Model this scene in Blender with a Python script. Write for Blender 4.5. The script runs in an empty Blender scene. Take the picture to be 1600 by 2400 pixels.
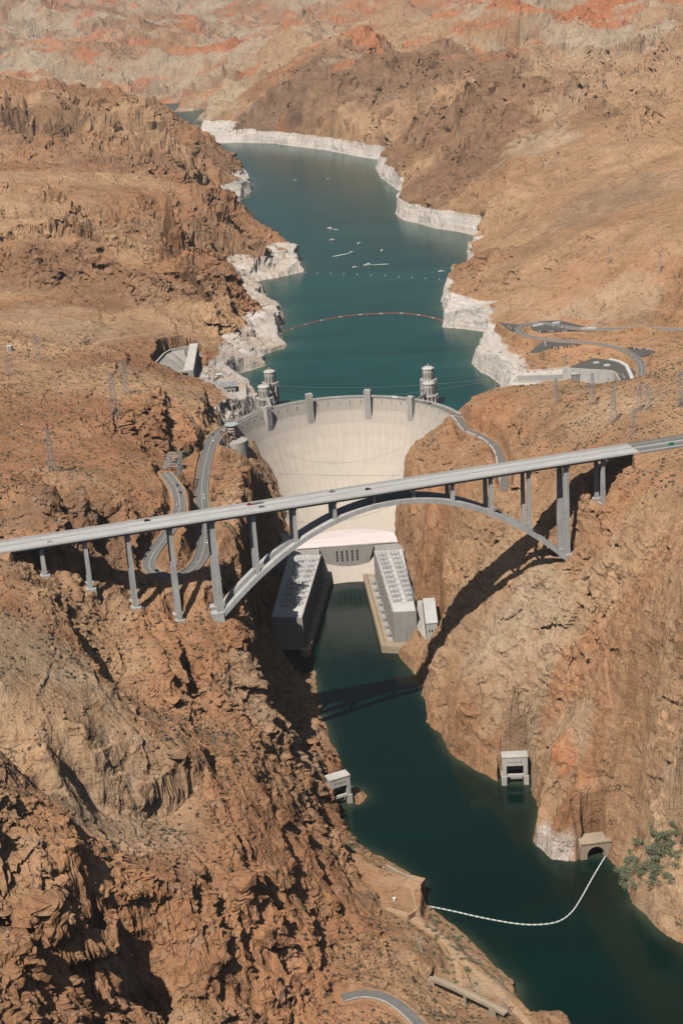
import bpy, bmesh, math, random
import numpy as np
from mathutils import Matrix, Vector
random.seed(7); rng = np.random.default_rng(7)
scene = bpy.context.scene

# ------------------------------------------------------------------ camera
CAM = np.array([-9.4472, -1844.3975, 709.9881]); YAW, PITCH, ROLL, FPX = 0.0018, 0.3587, -0.0688, 3432.77
_fw = np.array([math.sin(YAW)*math.cos(PITCH), math.cos(YAW)*math.cos(PITCH), -math.sin(PITCH)])
_rt = np.array([math.cos(YAW), -math.sin(YAW), 0.0]); _up = np.cross(_rt, _fw)
CR = _rt*math.cos(ROLL)+_up*math.sin(ROLL); CU = -_rt*math.sin(ROLL)+_up*math.cos(ROLL); CF = _fw
cd = bpy.data.cameras.new("camera"); cam = bpy.data.objects.new("camera", cd); scene.collection.objects.link(cam)
cd.sensor_fit = 'HORIZONTAL'; cd.sensor_width = 36.0; cd.lens = 36.0*FPX/1600.0
cd.clip_start = 5.0; cd.clip_end = 60000.0
cam.matrix_world = Matrix(((CR[0], CU[0], -CF[0], CAM[0]), (CR[1], CU[1], -CF[1], CAM[1]), (CR[2], CU[2], -CF[2], CAM[2]), (0, 0, 0, 1)))
scene.camera = cam

# ------------------------------------------------------------------ world, sun, exposure
SUNV = Vector((0.33, 0.585, -1.0)).normalized()          # direction the light travels
elev = math.asin(-SUNV.z); az = math.atan2(-SUNV.x, -SUNV.y)
w = bpy.data.worlds.new("World"); scene.world = w; w.use_nodes = True
wn = w.node_tree.nodes; sky = wn.new('ShaderNodeTexSky'); sky.sky_type = 'NISHITA'; sky.sun_disc = False
sky.sun_elevation = elev; sky.sun_rotation = az % (2*math.pi); sky.air_density = 1.0; sky.dust_density = 2.0
w.node_tree.links.new(sky.outputs[0], wn['Background'].inputs[0]); wn['Background'].inputs[1].default_value = 0.05
sd = bpy.data.lights.new("sun", 'SUN'); sd.energy = 5.0; sd.angle = math.radians(0.5); sd.color = (1.0, 0.94, 0.85)
sun = bpy.data.objects.new("sun", sd); scene.collection.objects.link(sun)
sun.rotation_euler = SUNV.to_track_quat('-Z', 'Y').to_euler(); sun.location = (0, 0, 2000)
scene.view_settings.view_transform = 'Standard'; scene.view_settings.look = 'None'
scene.view_settings.exposure = -0.12; scene.cycles.diffuse_bounces = 0; scene.view_settings.gamma = 1.0

# ------------------------------------------------------------------ survey: sight line through (px, py) of the 1600x2400 photograph met with height z
def U(px, py, z):
    d = CF + CR*(px-800)/FPX + CU*(1200-py)/FPX
    return CAM + d*((z-CAM[2])/d[2])
LAKE_Z, RING_Z = 135.0, 174.0
BC = np.array([38.386, -611.2]); BA = 0.2348; BD = np.array([math.cos(BA), math.sin(BA)]); BN = np.array([-BD[1], BD[0]]); SP = 36.6
def bridge_xy(s, off=0.0): return BC + BD*s + BN*off
def deck_z(s): return 269.0 + 0.0051*s

# ------------------------------------------------------------------ numpy noise
_perm = np.concatenate([rng.permutation(256)]*3).astype(np.int32)
_grad = rng.normal(size=(256, 3)).astype(np.float32); _grad /= np.linalg.norm(_grad, axis=1)[:, None]; _grad *= 1.5
def perlin(x, y, z):
    x = np.asarray(x, np.float32); y = np.asarray(y, np.float32); z = np.broadcast_to(np.asarray(z, np.float32), x.shape)
    xi = np.floor(x).astype(np.int32); yi = np.floor(y).astype(np.int32); zi = np.floor(z).astype(np.int32)
    xf = x-xi; yf = y-yi; zf = z-zi
    xi &= 255; yi &= 255; zi &= 255
    u = xf*xf*xf*(xf*(xf*6-15)+10); v = yf*yf*yf*(yf*(yf*6-15)+10); ww = zf*zf*zf*(zf*(zf*6-15)+10)
    out = np.zeros_like(xf)
    for dx in (0, 1):
        for dy in (0, 1):
            pxy = _perm[_perm[xi+dx]+yi+dy]
            for dz in (0, 1):
                g = _grad[_perm[pxy+zi+dz]]
                wgt = (u if dx else 1-u)*(v if dy else 1-v)*(ww if dz else 1-ww)
                out += wgt*(g[..., 0]*(xf-dx)+g[..., 1]*(yf-dy)+g[..., 2]*(zf-dz))
    return out
def fbm(x, y, z, o=4, g=0.5):
    a = 1.0; s = 0; t = 0
    for i in range(o):
        s = s+a*perlin(x*2**i+i*17.3, y*2**i-i*9.1, z*2**i+i*5.7); t += a; a *= g
    return s/t
def ridged(x, y, z, o=4, g=0.5):
    a = 1.0; s = 0; t = 0; wgt = 1.0
    for i in range(o):
        n = 1-np.abs(perlin(x*2.03**i+i*13.7, y*2.03**i+i*3.3, z*2.03**i-i*7.9))*2.2
        n = np.clip(n, -0.5, 1); n = n*np.abs(n)
        s = s+a*n*wgt; t += a; a *= g; wgt = np.clip(n*1.6, 0.15, 1)
    return s/t
def sstep(a, b, x):
    t = np.clip((x-a)/(b-a), 0, 1); return t*t*(3-2*t)
def seg_dist(X, Y, pts, closed=False, zs=None):
    """distance to a polyline; with zs also the height of the nearest point on it"""
    P = np.asarray(pts, float); n = len(P); best = np.full(X.shape, 1e9); bz = np.zeros(X.shape) if zs is not None else None
    for i in range(n if closed else n-1):
        a = P[i][:2]; b = P[(i+1) % n][:2]; ab = b-a; L2 = max(ab@ab, 1e-9)
        t = np.clip(((X-a[0])*ab[0]+(Y-a[1])*ab[1])/L2, 0, 1)
        d = (X-a[0]-t*ab[0])**2+(Y-a[1]-t*ab[1])**2
        m = d < best; best = np.where(m, d, best)
        if zs is not None: bz = np.where(m, zs[i]+(zs[(i+1) % n]-zs[i])*t, bz)
    best = np.sqrt(best)
    return best if zs is None else (best, bz)
def inside(X, Y, pts):
    P = np.asarray(pts, float); r = np.zeros(X.shape, bool); n = len(P)
    for i in range(n):
        x1, y1 = P[i][:2]; x2, y2 = P[(i+1) % n][:2]
        if y1 == y2: continue
        c = ((y1 > Y) != (y2 > Y)) & (X < (x2-x1)*(Y-y1)/(y2-y1)+x1); r ^= c
    return r

# ------------------------------------------------------------------ shorelines
LAKE = [U(x, y, LAKE_Z)[:2] for x, y in [
    (1168, 900), (1150, 882), (1124, 872), (1108, 852), (1122, 822), (1130, 800), (1138, 778), (1088, 771), (1037, 766), (1042, 738), (1036, 702), (1052, 668), (1062, 650)]] \
  + [np.array(q, float) for q in [(250, 800), (262, 900)]] \
  + [U(x, y, LAKE_Z)[:2] for x, y in [(1095, 592), (1134, 558), (1085, 544), (1020, 534), (985, 524), (945, 515), (928, 500), (938, 470), (944, 452), (915, 432), (893, 415), (880, 392),
     (900, 374), (860, 369), (800, 358), (760, 350), (700, 343), (640, 335), (560, 333), (505, 335)]] \
  + [np.array(q, float) for q in [(-395, 3600), (-440, 3950), (-430, 4500)]] + [U(x, y, LAKE_Z)[:2] for x, y in [(455, 288), (470, 268), (487, 254), (445, 259), (408, 261), (430, 240), (380, 242)]] \
  + [np.array(q, float) for q in [(-900, 5000), (-700, 4300), (-600, 3700), (-480, 3300), (-350, 2950)]] \
  + [U(x, y, LAKE_Z)[:2] for x, y in [(560, 402), (592, 430), (590, 446), (562, 470)]] \
  + [np.array(q, float) for q in [(-290, 1950), (-270, 1700), (-170, 1450), (-110, 1300)]] \
  + [U(x, y, LAKE_Z)[:2] for x, y in [(702, 610), (711, 636), (650, 650), (588, 662), (626, 690), (604, 702), (662, 735), (664, 757), (656, 785), (672, 812), (612, 832), (622, 856), (562, 875), (552, 893), (592, 907), (612, 950)]] \
  + [np.array(q, float) for q in [(-135, 40), (-146, -40), (-140, -75), (-105, -40), (-60, -8), (0, 4), (60, -8), (105, -40), (140, -80), (180, -60)]] + [U(1180, 925, LAKE_Z)[:2]]
RIVER = [U(x, y, 0)[:2] for x, y in [
    (780, 1898), (800, 1940), (832, 1978), (900, 2010), (945, 2040), (992, 2072), (985, 2118), (1048, 2160), (1095, 2192), (1132, 2230), (1160, 2268), (1212, 2310), (1222, 2355), (1250, 2400), (1330, 2440)]] \
  + [np.array(q, float) for q in [(160, -1150), (240, -1500), (600, -1500), (420, -1060)]] \
  + [U(x, y, 0)[:2] for x, y in [(1640, 2260), (1600, 2212), (1545, 2180), (1480, 2120), (1476, 2090), (1452, 2040), (1425, 2008), (1360, 2012), (1345, 2020), (1290, 2010), (1250, 1968), (1257, 1932),
     (1263, 1890), (1243, 1842), (1205, 1838), (1172, 1838), (1125, 1812), (1068, 1782), (1032, 1722), (1003, 1690), (1000, 1645), (983, 1600), (950, 1560), (935, 1535)]] \
  + [np.array(q, float) for q in [(62, -405), (62, -300), (52, -190), (40, -60), (0, -20), (-40, -60), (-62, -190), (-88, -370), (-62, -440)]] \
  + [U(x, y, 0)[:2] for x, y in [(735, 1570), (742, 1600), (748, 1640), (765, 1700), (788, 1770), (800, 1800), (806, 1838), (850, 1850), (866, 1868), (845, 1885), (815, 1892), (795, 1905)]]

# ------------------------------------------------------------------ terrain control points (px, py, height)
CT = [
 # right bank, foreground
 (1600,2170,10),(1570,2060,34),(1600,1950,62),(1500,2000,22),(1440,1960,22),(1600,1800,112),(1500,1850,74),(1400,1900,44),(1390,1955,20),(1350,1850,62),(1300,1900,30),(1280,1960,14),
 (1300,1750,72),(1400,1700,100),(1500,1650,138),(1600,1600,188),(1250,1790,22),(1208,1745,32),(1180,1700,38),(1100,1760,16),(1050,1650,38),(1100,1600,68),(1200,1600,92),(1300,1550,112),
 (1340,1640,92),(1400,1550,135),(1500,1450,195),(1600,1400,238),(1120,1500,78),(1200,1420,128),(1300,1400,150),(1400,1350,185),(1400,1250,205),(1500,1200,245),(1600,1150,268),(1600,1250,258),(1020,1560,30),(1030,1600,28),
 (1600,1080,270),(1520,1120,262),(1450,1150,246),(1640,2000,60),(1700,1700,180),(1700,1300,270),(1700,1050,285),
 # bridge footings and the ground under the deck's shadow
 (1320,1296,175),(1330,1250,190),(1415,1167,224),(1494,1100,258),(1438,1082,256),(1361,1128,240),(1290,1199,208),(1239,1276,170),(1157,1337,143),(1086,1398,114),(1040,1459,82),(1004,1526,43),(973,1577,12),
 (80,1290,256),(153,1326,236),(255,1355,213),(357,1355,205),(444,1334,207),(530,1339,196),
 (104,1346,239),(208,1376,220),(318,1418,196),(418,1448,177),(517,1440,174),(0,1310,262),
 # right canyon wall between the power plant and the deck
 (985,1480,12),(1020,1475,40),(1000,1390,52),(978,1440,40),(968,1400,42),(950,1340,46),(935,1290,50),(1000,1300,88),(1080,1300,118),(1150,1250,150),(1200,1180,180),(1000,1220,120),(1080,1220,150),(1140,1180,172),
 (950,1200,90),(930,1240,62),(1000,1150,146),(1080,1140,172),
 # shelf hill beside the dam's right end
 (960,1110,118),(985,1060,140),(1000,1020,154),(1030,1000,165),(1060,985,176),(1100,1050,178),(1150,1100,184),(1180,1090,184),(1165,1040,182),(1120,1000,180),(1085,975,178),
 (1210,1060,205),(1170,990,200),(1130,955,204),(1084,950,196),(1100,930,200),(1150,915,196),(1220,905,214),(1300,893,222),(1400,900,226),(1480,890,232),(1560,860,246),(1600,850,252),
 (1280,1000,228),(1350,1040,240),(1400,1000,250),(1480,980,262),(1600,960,272),(1550,1030,266),(1600,1025,268),(1250,950,226),
 # parking terraces
 (1335,897,162),(1390,905,160),(1435,912,162),(1455,930,168),(1250,860,176),(1200,870,168),(1190,895,160),(1220,760,186),(1300,745,187),(1400,770,188),(1600,770,190),(1300,812,186),(1380,808,187),(1470,815,188),(1500,860,190),(1560,800,192),(1350,780,187),(1250,800,183),(1200,820,176),(1170,800,174),(1160,750,178),
 # left dam abutment and the wall above the plant
 (583,1000,170),(540,1010,168),(500,1040,176),(560,1100,168),(560,1150,170),(584,1076,163),(587,1110,166),(587,1148,172),(556,1219,182),(580,1260,178),(587,1286,174),(585,1327,165),(561,1360,160),(570,1300,176),(545,1250,184),
 (612,1530,130),(618,1580,120),(590,1500,150),(560,1440,168),(612,1630,104),(640,1650,86),(680,1650,58),(700,1700,46),(735,1690,14),
 (470,1080,181),(475,1150,180),(480,1250,184),(440,1100,184),(430,1340,200),(345,1310,205),(410,1200,212),(400,1130,220),(385,1110,222),(455,1320,194),
 # left foreground
 (0,1400,264),(100,1400,252),(60,1330,262),(0,1600,262),(100,1600,244),(150,1470,238),(220,1600,222),(270,1640,210),(130,1400,232),(200,1480,196),(260,1560,184),(330,1670,170),(300,1500,188),(400,1550,172),(440,1640,150),(420,1580,170),(480,1500,172),(560,1560,150),(560,1480,162),
 (610,1600,118),(500,1650,146),(540,1720,138),(450,1650,150),(400,1700,172),(300,1720,198),(200,1720,222),(100,1740,236),(0,1760,246),(30,1850,206),(0,1900,196),(100,1850,214),(200,1860,184),(300,1860,170),(400,1850,164),(440,1830,168),(500,1780,160),(560,1780,140),
 (640,1750,96),(700,1760,60),(760,1770,22),(740,1850,34),(780,1850,10),(700,1850,62),(650,1800,110),(600,1850,132),(550,1900,142),(380,1950,158),(300,2000,168),(450,2050,150),(500,1960,146),(620,1950,118),(700,1930,70),(750,1920,34),(800,1985,18),
 (850,2060,19),(900,2060,18),(940,2070,15),(940,2130,13),(800,2050,44),(740,2000,72),(640,2050,112),(560,2100,132),(760,2120,60),(700,2200,84),(800,2200,44),(880,2160,26),(650,2300,90),(560,2250,118),(470,2200,136),(400,2100,158),(420,2300,130),(500,2350,112),
 (0,2000,238),(100,2000,226),(200,2050,208),(250,2100,196),(100,2150,226),(0,2200,236),(200,2200,204),(240,2280,180),(280,2160,168),(320,2250,138),(330,2350,112),(270,2350,118),(370,2400,104),(150,2350,196),(0,2400,232),(100,2400,206),(230,2400,150),(-100,2000,250),(-100,2300,250),(-100,1500,280),(-100,1700,270),
 (600,2350,86),(700,2350,66),(750,2300,62),(700,2400,60),(820,2340,52),(900,2340,50),(960,2390,46),(850,2400,52),(760,2400,56),(860,2250,42),(950,2300,34),(980,2240,34),(960,2180,24),(1000,2180,14),(1050,2240,14),(1020,2300,17),(1100,2340,15),(1060,2380,20),(1160,2380,16),(1120,2280,12),(1000,2350,26),
 # left middle ground
 (0,1250,262),(150,1230,266),(60,1190,274),(130,1140,280),(200,1150,276),(160,1250,256),(220,1210,246),(300,1200,238),(250,1100,246),(330,1080,238),(370,1110,228),(370,1180,226),(350,1240,216),(0,1100,258),(0,1050,256),(120,1060,252),
 (200,980,256),(100,960,258),(0,900,258),(300,960,240),(360,1000,226),(390,1050,200),(350,900,226),(390,880,200),(250,860,240),(200,820,238),(370,870,204),(430,905,202),(470,910,210),(485,950,205),(470,1000,190),(510,960,172),(440,1000,208),(420,960,220),
 (100,820,244),(0,800,250),(0,740,236),(150,760,232),(250,800,222),(350,780,212),(430,790,205),(330,740,214),(240,740,220),
 (500,860,166),(530,890,158),(560,912,156),(590,940,160),(600,960,168),(500,800,176),(560,800,156),(620,790,150),(480,790,186),(560,740,174),(620,735,168),(640,725,160),
 (0,640,236),(150,650,232),(320,700,222),(400,720,214),(480,728,204),(540,720,192),(590,700,182),(0,560,290),(60,560,292),(140,552,292),(240,552,286),(310,562,278),(400,595,262),(470,640,244),(500,680,220),
 (300,545,262),(360,565,246),(430,600,222),(500,650,196),(560,680,180),(600,690,160),(570,655,142),(620,640,142),
 (200,500,290),(100,480,310),(0,440,330),(150,420,322),(250,440,312),(330,450,306),(400,440,292),(460,445,278),(540,470,232),(600,495,206),(640,525,190),(672,565,176),(695,605,160),
 (350,530,258),(420,560,236),(490,600,204),(540,640,168),(620,590,168),
 (0,310,342),(100,312,336),(200,318,328),(280,360,308),(350,400,290),(430,420,276),(480,440,240),(520,460,170),(0,240,400),(100,245,400),(200,245,392),(250,258,386),(330,290,356),(400,330,320),(450,370,280),(500,420,190),(470,310,262),(500,335,232),(540,390,180),(575,420,150),
 (60,168,436),(180,197,410),(300,218,372),(380,246,326),(440,288,282),(-100,200,440),(-100,600,260),(-100,900,270),(-100,1200,290),
 # right bank of the lake
 (463,290,175),(520,293,177),(640,302,180),(780,312,182),(850,330,184),(905,345,184),(930,395,184),(975,408,182),(948,460,180),(1000,472,180),(1080,478,182),(1195,497,184),(1140,555,176),(1065,660,172),(1085,695,172),(1172,702,176),(1175,740,178),(1100,620,196),(1100,650,192),
 (1165,770,170),(1150,820,162),(1195,850,168),(1200,885,166),
 (520,240,236),(560,210,270),(600,175,310),(700,135,366),(800,100,412),(880,85,430),(1000,85,436),(1100,100,424),(600,250,238),(700,250,262),(800,250,268),(700,200,310),(850,180,340),(950,200,320),(900,280,236),(1000,330,220),(950,370,200),(1050,250,290),(960,440,190),
 (1165,150,412),(1250,160,412),(1330,180,402),(1400,205,388),(1500,258,356),(1590,300,330),(1150,200,366),(1300,240,350),(1080,180,370),(1150,238,346),(1230,260,330),(1350,300,316),(1450,320,306),(1100,330,270),(1200,340,278),(1050,400,228),(1150,420,238),(1250,400,264),(1350,400,286),(1500,400,302),(1600,400,318),
 (1200,450,216),(1280,470,242),(1400,480,272),(1600,500,300),(1180,560,212),(1250,600,232),(1350,550,256),(1500,600,268),(1600,620,272),(1130,600,206),(1150,670,194),(1200,690,200),(1300,690,212),(1400,700,216),(1500,720,214),(1600,700,226),(1400,740,196),(1250,730,194),
 (1700,500,310),(1700,800,250),(1700,300,340),
 # far country
 (0,150,250),(150,120,300),(300,200,152),(420,225,150),(500,220,160),(380,180,190),(250,150,230),(550,160,200),(450,120,260),(300,60,350),(500,60,330),(620,100,300),(700,60,400),(400,20,430),(100,40,370),(800,20,430),(1000,30,430),(900,50,380),
 (1250,130,280),(1350,120,300),(1500,110,310),(1600,140,300),(1500,200,280),(1450,60,400),(1250,60,430),(1600,20,500),(1200,20,470),(1550,260,280),
]
CW = [
 # steep left wall: foot of the cliff behind the power plant and down to the river
 (-92,-190,50),(-94,-230,46),(-95,-300,42),(-95,-350,34),(-90,-400,24),(-84,-440,14),(-76,-500,10),(-70,-560,10),(-62,-610,10),(-88,-480,40),(-84,-560,40),(-76,-620,36),(-103,-330,110),(-103,-430,100),(-97,-520,90),
 # rock meeting the dam's face
 (-116,-99,153),(-102,-91,135),(-95,-91,125),(-90,-94,116),(-84,-105,101),(-76,-125,82),(-74,-158,63),(-66,-168,48),(135,-126,178),(124,-104,165),(114,-94,153),(94,-76,137),(83,-78,124),(77,-83,112),(74,-93,100),(65,-116,78),(58,-153,54),(57,-165,46),
 (-60,-110,40),(-70,-80,80),(55,-100,50),(62,-70,90),(0,-140,5),  # world points: canyon floor, ground hidden behind ridges, the far ranges
 (0,-230,-8),(0,-330,-10),(0,-440,-12),(0,-60,-5),(0,-110,-5),(0,30,110),(0,300,105),(100,-60,100),(-100,-60,100),
 (-200,-1150,180),(0,-1150,95),(-300,-900,280),(400,-900,250),(300,-1250,120),(-450,-400,280),(500,-400,290),(-520,0,260),
 (-700,3300,250),(-900,3900,200),(-500,3600,140),(-1300,4200,240),(-350,2700,145),(-280,2100,140),(-150,1500,140),(400,5200,260),(100,5600,230),(900,4800,290),(-150,5200,230),(1300,3800,300),(1700,3500,330),
 (-2000,5500,260),(-1000,6500,210),(-300,6800,200),(500,7000,280),(-2600,8500,330),(0,9000,330),(2500,8000,420),(1500,6500,330),
 (-6000,12500,640),(-3500,12500,720),(-1500,12000,680),(0,12000,740),(1500,11000,760),(3000,10500,820),(5000,11000,860),(-9000,13800,900),(9000,13000,950),(-4000,9500,420),(-1500,9800,430),(800,9000,470),(2200,8800,560),(-5000,14500,1000),(0,14500,1000),(5000,14500,1050),
]
BEHIND = [((560,210,270),350,90),((700,135,366),450,150),((800,100,412),500,170),((880,85,430),550,170),((1000,85,436),550,160),((1100,100,424),550,150),
 ((1165,150,412),330,100),((1250,160,412),330,110),((1330,180,402),330,110),((1400,205,388),330,110),((1500,258,356),330,90),((1590,300,330),330,70),((1150,238,346),150,45),((1230,260,330),150,40),
 ((60,168,436),600,170),((180,197,410),600,180),((300,218,372),550,190),((1195,430,262),110,26),((1290,440,270),110,24)]
CT += [(1050,300,268),(1000,260,296),(920,230,310),(760,190,316),(640,200,296),(1195,430,262),(1290,440,270),(1350,330,300)]
for (c, dd, dz) in BEHIND:
    q = U(*c); v = (q-CAM)[:2]; v = v/np.hypot(*v); CW.append((float(q[0]+v[0]*dd), float(q[1]+v[1]*dd), c[2]-dz))
C3 = np.array([list(U(*c)) for c in CT]+[list(map(float, c)) for c in CW])

# scarps: (rim polyline [(px, py, z)], drop, decay length, low side +1 = left of the direction of travel / -1 = right, sharpness)
SCARPS = [
 ([(85,1375,256),(110,1395,250),(150,1450,240),(190,1510,228),(235,1570,220),(280,1635,208),(325,1668,190)],40,34,1),
 ([(398,1505,172),(425,1560,165),(440,1640,150)],32,13,1),
 ([(330,1650,178),(370,1700,172),(420,1740,168),(470,1770,166)],9,14,1),
 ([(255,2080,195),(265,2150,190),(250,2230,180),(262,2300,165),(255,2420,150)],46,46,1),
 ([(190,1738,222),(260,1752,214),(350,1762,198),(430,1770,178),(462,1790,168)],30,42,-1),
 ([(462,1720,170),(478,1770,166),(500,1830,160)],16,14,1),
 ([(470,2050,148),(500,2150,136),(540,2260,118),(560,2340,98)],17,13,1),
 ([(520,2080,138),(560,2170,122),(590,2290,100)],11,10,1),
 ([(610,2060,122),(650,2160,104),(672,2290,80)],16,12,1),
 ([(575,1960,134),(600,2050,124),(620,2120,112)],12,10,1),
 ([(690,1890,76),(720,1980,68),(760,2090,58),(800,2190,42)],17,11,1),
 ([(640,1940,110),(672,2030,96),(700,2120,78)],13,10,1),
 ([(540,1790,146),(590,1840,134),(640,1900,112)],14,11,1),
 ([(645,1735,96),(690,1800,66),(735,1870,38)],15,9,1),
 ([(610,1770,118),(650,1840,96),(680,1900,78)],12,9,1),
 ([(545,1640,140),(580,1690,126),(620,1760,110)],10,10,1),
 ([(780,2000,30),(800,2050,40),(815,2080,38)],12,9,1),
 ([(25,1820,232),(55,1860,222),(70,1900,210)],16,14,1),
 ([(0,2230,236),(40,2230,232),(90,2200,226),(60,2270,222)],9,12,-1),
 ([(150,1150,276),(195,1120,278),(212,1180,272),(208,1225,262)],26,22,1),
 ([(85,1110,272),(115,1160,274),(150,1235,266)],18,14,1),
 ([(378,930,222),(386,1000,214),(392,1050,204)],24,18,1),
 ([(474,905,206),(482,960,204),(478,1005,200)],26,20,1),
 ([(300,985,246),(330,1020,240),(345,1060,236)],12,12,1),
 ([(0,546,292),(60,546,292),(140,541,292),(240,546,286),(310,560,278),(370,580,266),(430,615,250),(480,655,236),(506,700,212)],30,80,-1),
 ([(100,470,306),(170,480,296),(200,505,288)],22,40,-1),
 ([(300,470,300),(340,486,296),(400,508,280),(460,520,260),(520,560,226),(570,610,190)],34,70,-1),
 ([(0,245,400),(100,245,400),(230,256,390),(300,292,352),(380,306,336),(440,335,302),(500,388,232),(535,425,190)],55,170,-1),
 ([(0,470,300),(90,462,304),(160,468,300)],14,60,-1),
 ([(430,330,310),(455,380,270),(480,430,230),(505,455,190)],30,60,-1),
 ([(300,112,330),(420,108,345),(560,104,350),(680,96,360),(780,84,370)],110,420,-1),
 ([(0,60,380),(120,75,370),(250,70,380)],90,400,-1),
 ([(60,130,300),(200,118,320),(330,135,290)],50,300,-1),
 ([(1250,95,350),(1400,80,370),(1560,60,400)],60,300,-1),
 ([(1079,935,198),(1079,960,196),(1086,988,184)],16,10,-1),
 ([(1335,1560,108),(1338,1600,98),(1336,1650,90)],10,10,1),
 ([(1130,1290,134),(1128,1340,128),(1135,1390,118)],8,10,1),
 ([(1220,950,222),(1215,1010,216),(1210,1060,206)],10,14,1),
]
# ruggedness patches (px, py, z, radius m, value)
RUG = [(200,1330,230,32,.2),(320,1365,208,32,.2),(430,1340,205,26,.2),(90,1300,255,30,.2),(520,2000,140,60,.6),(720,2200,75,60,.9),(480,2250,125,60,.8),(300,2200,150,60,1.0),(760,1950,40,40,.8),(540,1700,140,50,.8),(90,1600,244,95,.3),(30,1450,262,60,.3),(380,1930,160,85,.16),(330,2060,165,60,.3),(1090,1060,180,55,.12),(1350,800,188,170,.1),(1500,850,192,120,.15),(1450,1820,80,110,.25),(1500,1650,140,90,.4),(1550,2080,30,60,.3),
 (1150,1250,150,80,.45),(1200,1450,125,70,.4),(1300,1600,100,90,.55),(1400,1350,190,80,.4),(60,740,238,150,.5),(280,770,220,130,.4),(150,430,320,190,.55),(650,2100,105,80,1.0),(560,2200,120,70,1.0),(700,1900,70,60,.9),(600,1850,130,50,.8),(200,1450,200,50,.9),
 (100,2250,225,80,1.1),(300,620,265,110,1.4),(450,650,230,80,1.4),(520,540,230,120,1.4),(400,380,300,220,1.4),(100,280,380,280,1.3),(130,1180,272,60,1.3),(380,1020,215,60,1.1),(200,880,245,120,.7),(1250,600,230,220,.5),(1400,450,290,260,.45),(1050,420,220,230,1.3),(1180,300,300,160,1.3),(1000,200,340,500,1.2),(700,220,300,600,1.1),(1130,620,205,70,1.2),
 (880,2080,16,60,.1),(1100,2280,12,70,.15),(900,2330,50,60,.6),(560,820,160,110,.6),(620,1600,110,60,1.2),(480,1560,165,70,.7),(430,1480,178,50,.6),(1300,960,232,110,.5),(1450,1000,258,60,.3),(1200,360,280,300,.55)]
# roads and pads: (centre line [(px, py, z)], half width)
def road_w(pts): return np.array([U(*p) for p in pts])
ROADS = {}
def catmull(P, n=8):
    P = np.asarray(P, float); Q = np.vstack([2*P[0]-P[1], P, 2*P[-1]-P[-2]]); out = []
    for i in range(1, len(Q)-2):
        for k in range(n):
            t = k/n; a, b, c, d = Q[i-1], Q[i], Q[i+1], Q[i+2]
            out.append(0.5*((2*b)+(c-a)*t+(2*a-5*b+4*c-d)*t*t+(3*b-a-3*c+d)*t**3))
    out.append(P[-1]); return np.array(out)
ROADS['canyon_road'] = (catmull(road_w([(556,985,179),(528,1003,179),(500,1025,179.5),(487,1060,180),(478,1100,180.5),(472,1150,181),(474,1185,182),(480,1230,184),(478,1280,188),(462,1322,194),(430,1348,198)]), 6), 7.4)
ROADS['lower_loop'] = (catmull(road_w([(430,1348,198),(385,1350,202),(350,1330,205),(360,1295,207),(388,1258,209),(412,1220,212),(421,1185,214),(415,1150,217),(400,1125,220),(386,1108,223)]), 6), 6.4)
ROADS['ridge_road'] = (catmull(road_w([(802,2340,52),(850,2330,51),(900,2338,50),(940,2362,48),(975,2395,46),(1010,2440,44)]), 8), 4.2)
ROADS['dirt_track'] = (catmull(road_w([(905,2130,14),(950,2145,13),(1000,2175,13),(1040,2205,13.5),(1070,2240,13.5),(1110,2275,13),(1150,2310,13),(1185,2345,13),(1230,2392,13),(1280,2450,13)]), 6), 2.6)
ROADS['dirt_track_branch'] = (catmull(road_w([(1052,2212,13.6),(1066,2250,14.5),(1076,2290,15.5),(1074,2325,16)]), 6), 2.2)
ROADS['terrace_road'] = (catmull(road_w([(1700,775,190),(1600,772,190),(1500,769,189),(1400,771,188.5),(1340,768,188.2),(1270,757,188),(1225,762,188),(1213,775,188),(1235,787,188),(1290,796,188),(1350,801,188),(1420,809,188),(1470,825,188),(1500,850,188),(1503,880,188),(1500,905,188)]), 8), 5.5)
ROADS['right_bank_road'] = (catmull(road_w([(1060,968,179.5),(1078,985,180),(1092,1005,180.3),(1120,1018,180.6),(1150,1035,181),(1170,1060,182),(1178,1095,183),(1183,1125,184),(1180,1150,184.5)]), 6), 4.0)
ROADS['shore_road'] = (catmull(road_w([(1205,893,172),(1260,893,174),(1330,888,178)]), 6), 3.5)
ROADS['upper_track'] = (catmull(road_w([(205,818,222),(235,800,221),(290,790,219),(350,782,214),(400,775,208)]), 6), 3.5)
PADS = []   # (polygon world xy, z)
def pad(pts, z, fall=6): PADS.append((np.array([U(x, y, z)[:2] for x, y in pts]), z, fall))
pad([(1165,753),(1185,757),(1220,760),(1218,782),(1195,775)], 187.8)
pad([(1243,760),(1262,752),(1310,750),(1370,764),(1400,776),(1330,776),(1270,780),(1245,772)], 187.8)
pad([(1240,826),(1270,800),(1330,796),(1400,805),(1340,808),(1300,812),(1260,826)], 187.5)
pad([(1465,812),(1530,820),(1542,826),(1500,838)], 187.8)
pad([(1330,860),(1390,838),(1450,846),(1490,870),(1475,910),(1455,905),(1450,872),(1400,866)], 187.0, 2)
pad([(800,1990),(870,2030),(930,2050),(985,2068),(982,2100),(978,2135),(945,2140),(905,2120),(850,2065)], 17.0, 4)
pad([(505,895),(525,880),(575,895),(575,930),(552,940),(530,925)], 160, 3)
pad([(455,1060),(430,1075),(420,1110),(440,1150),(465,1150),(475,1060)], 183, 3)

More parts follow.
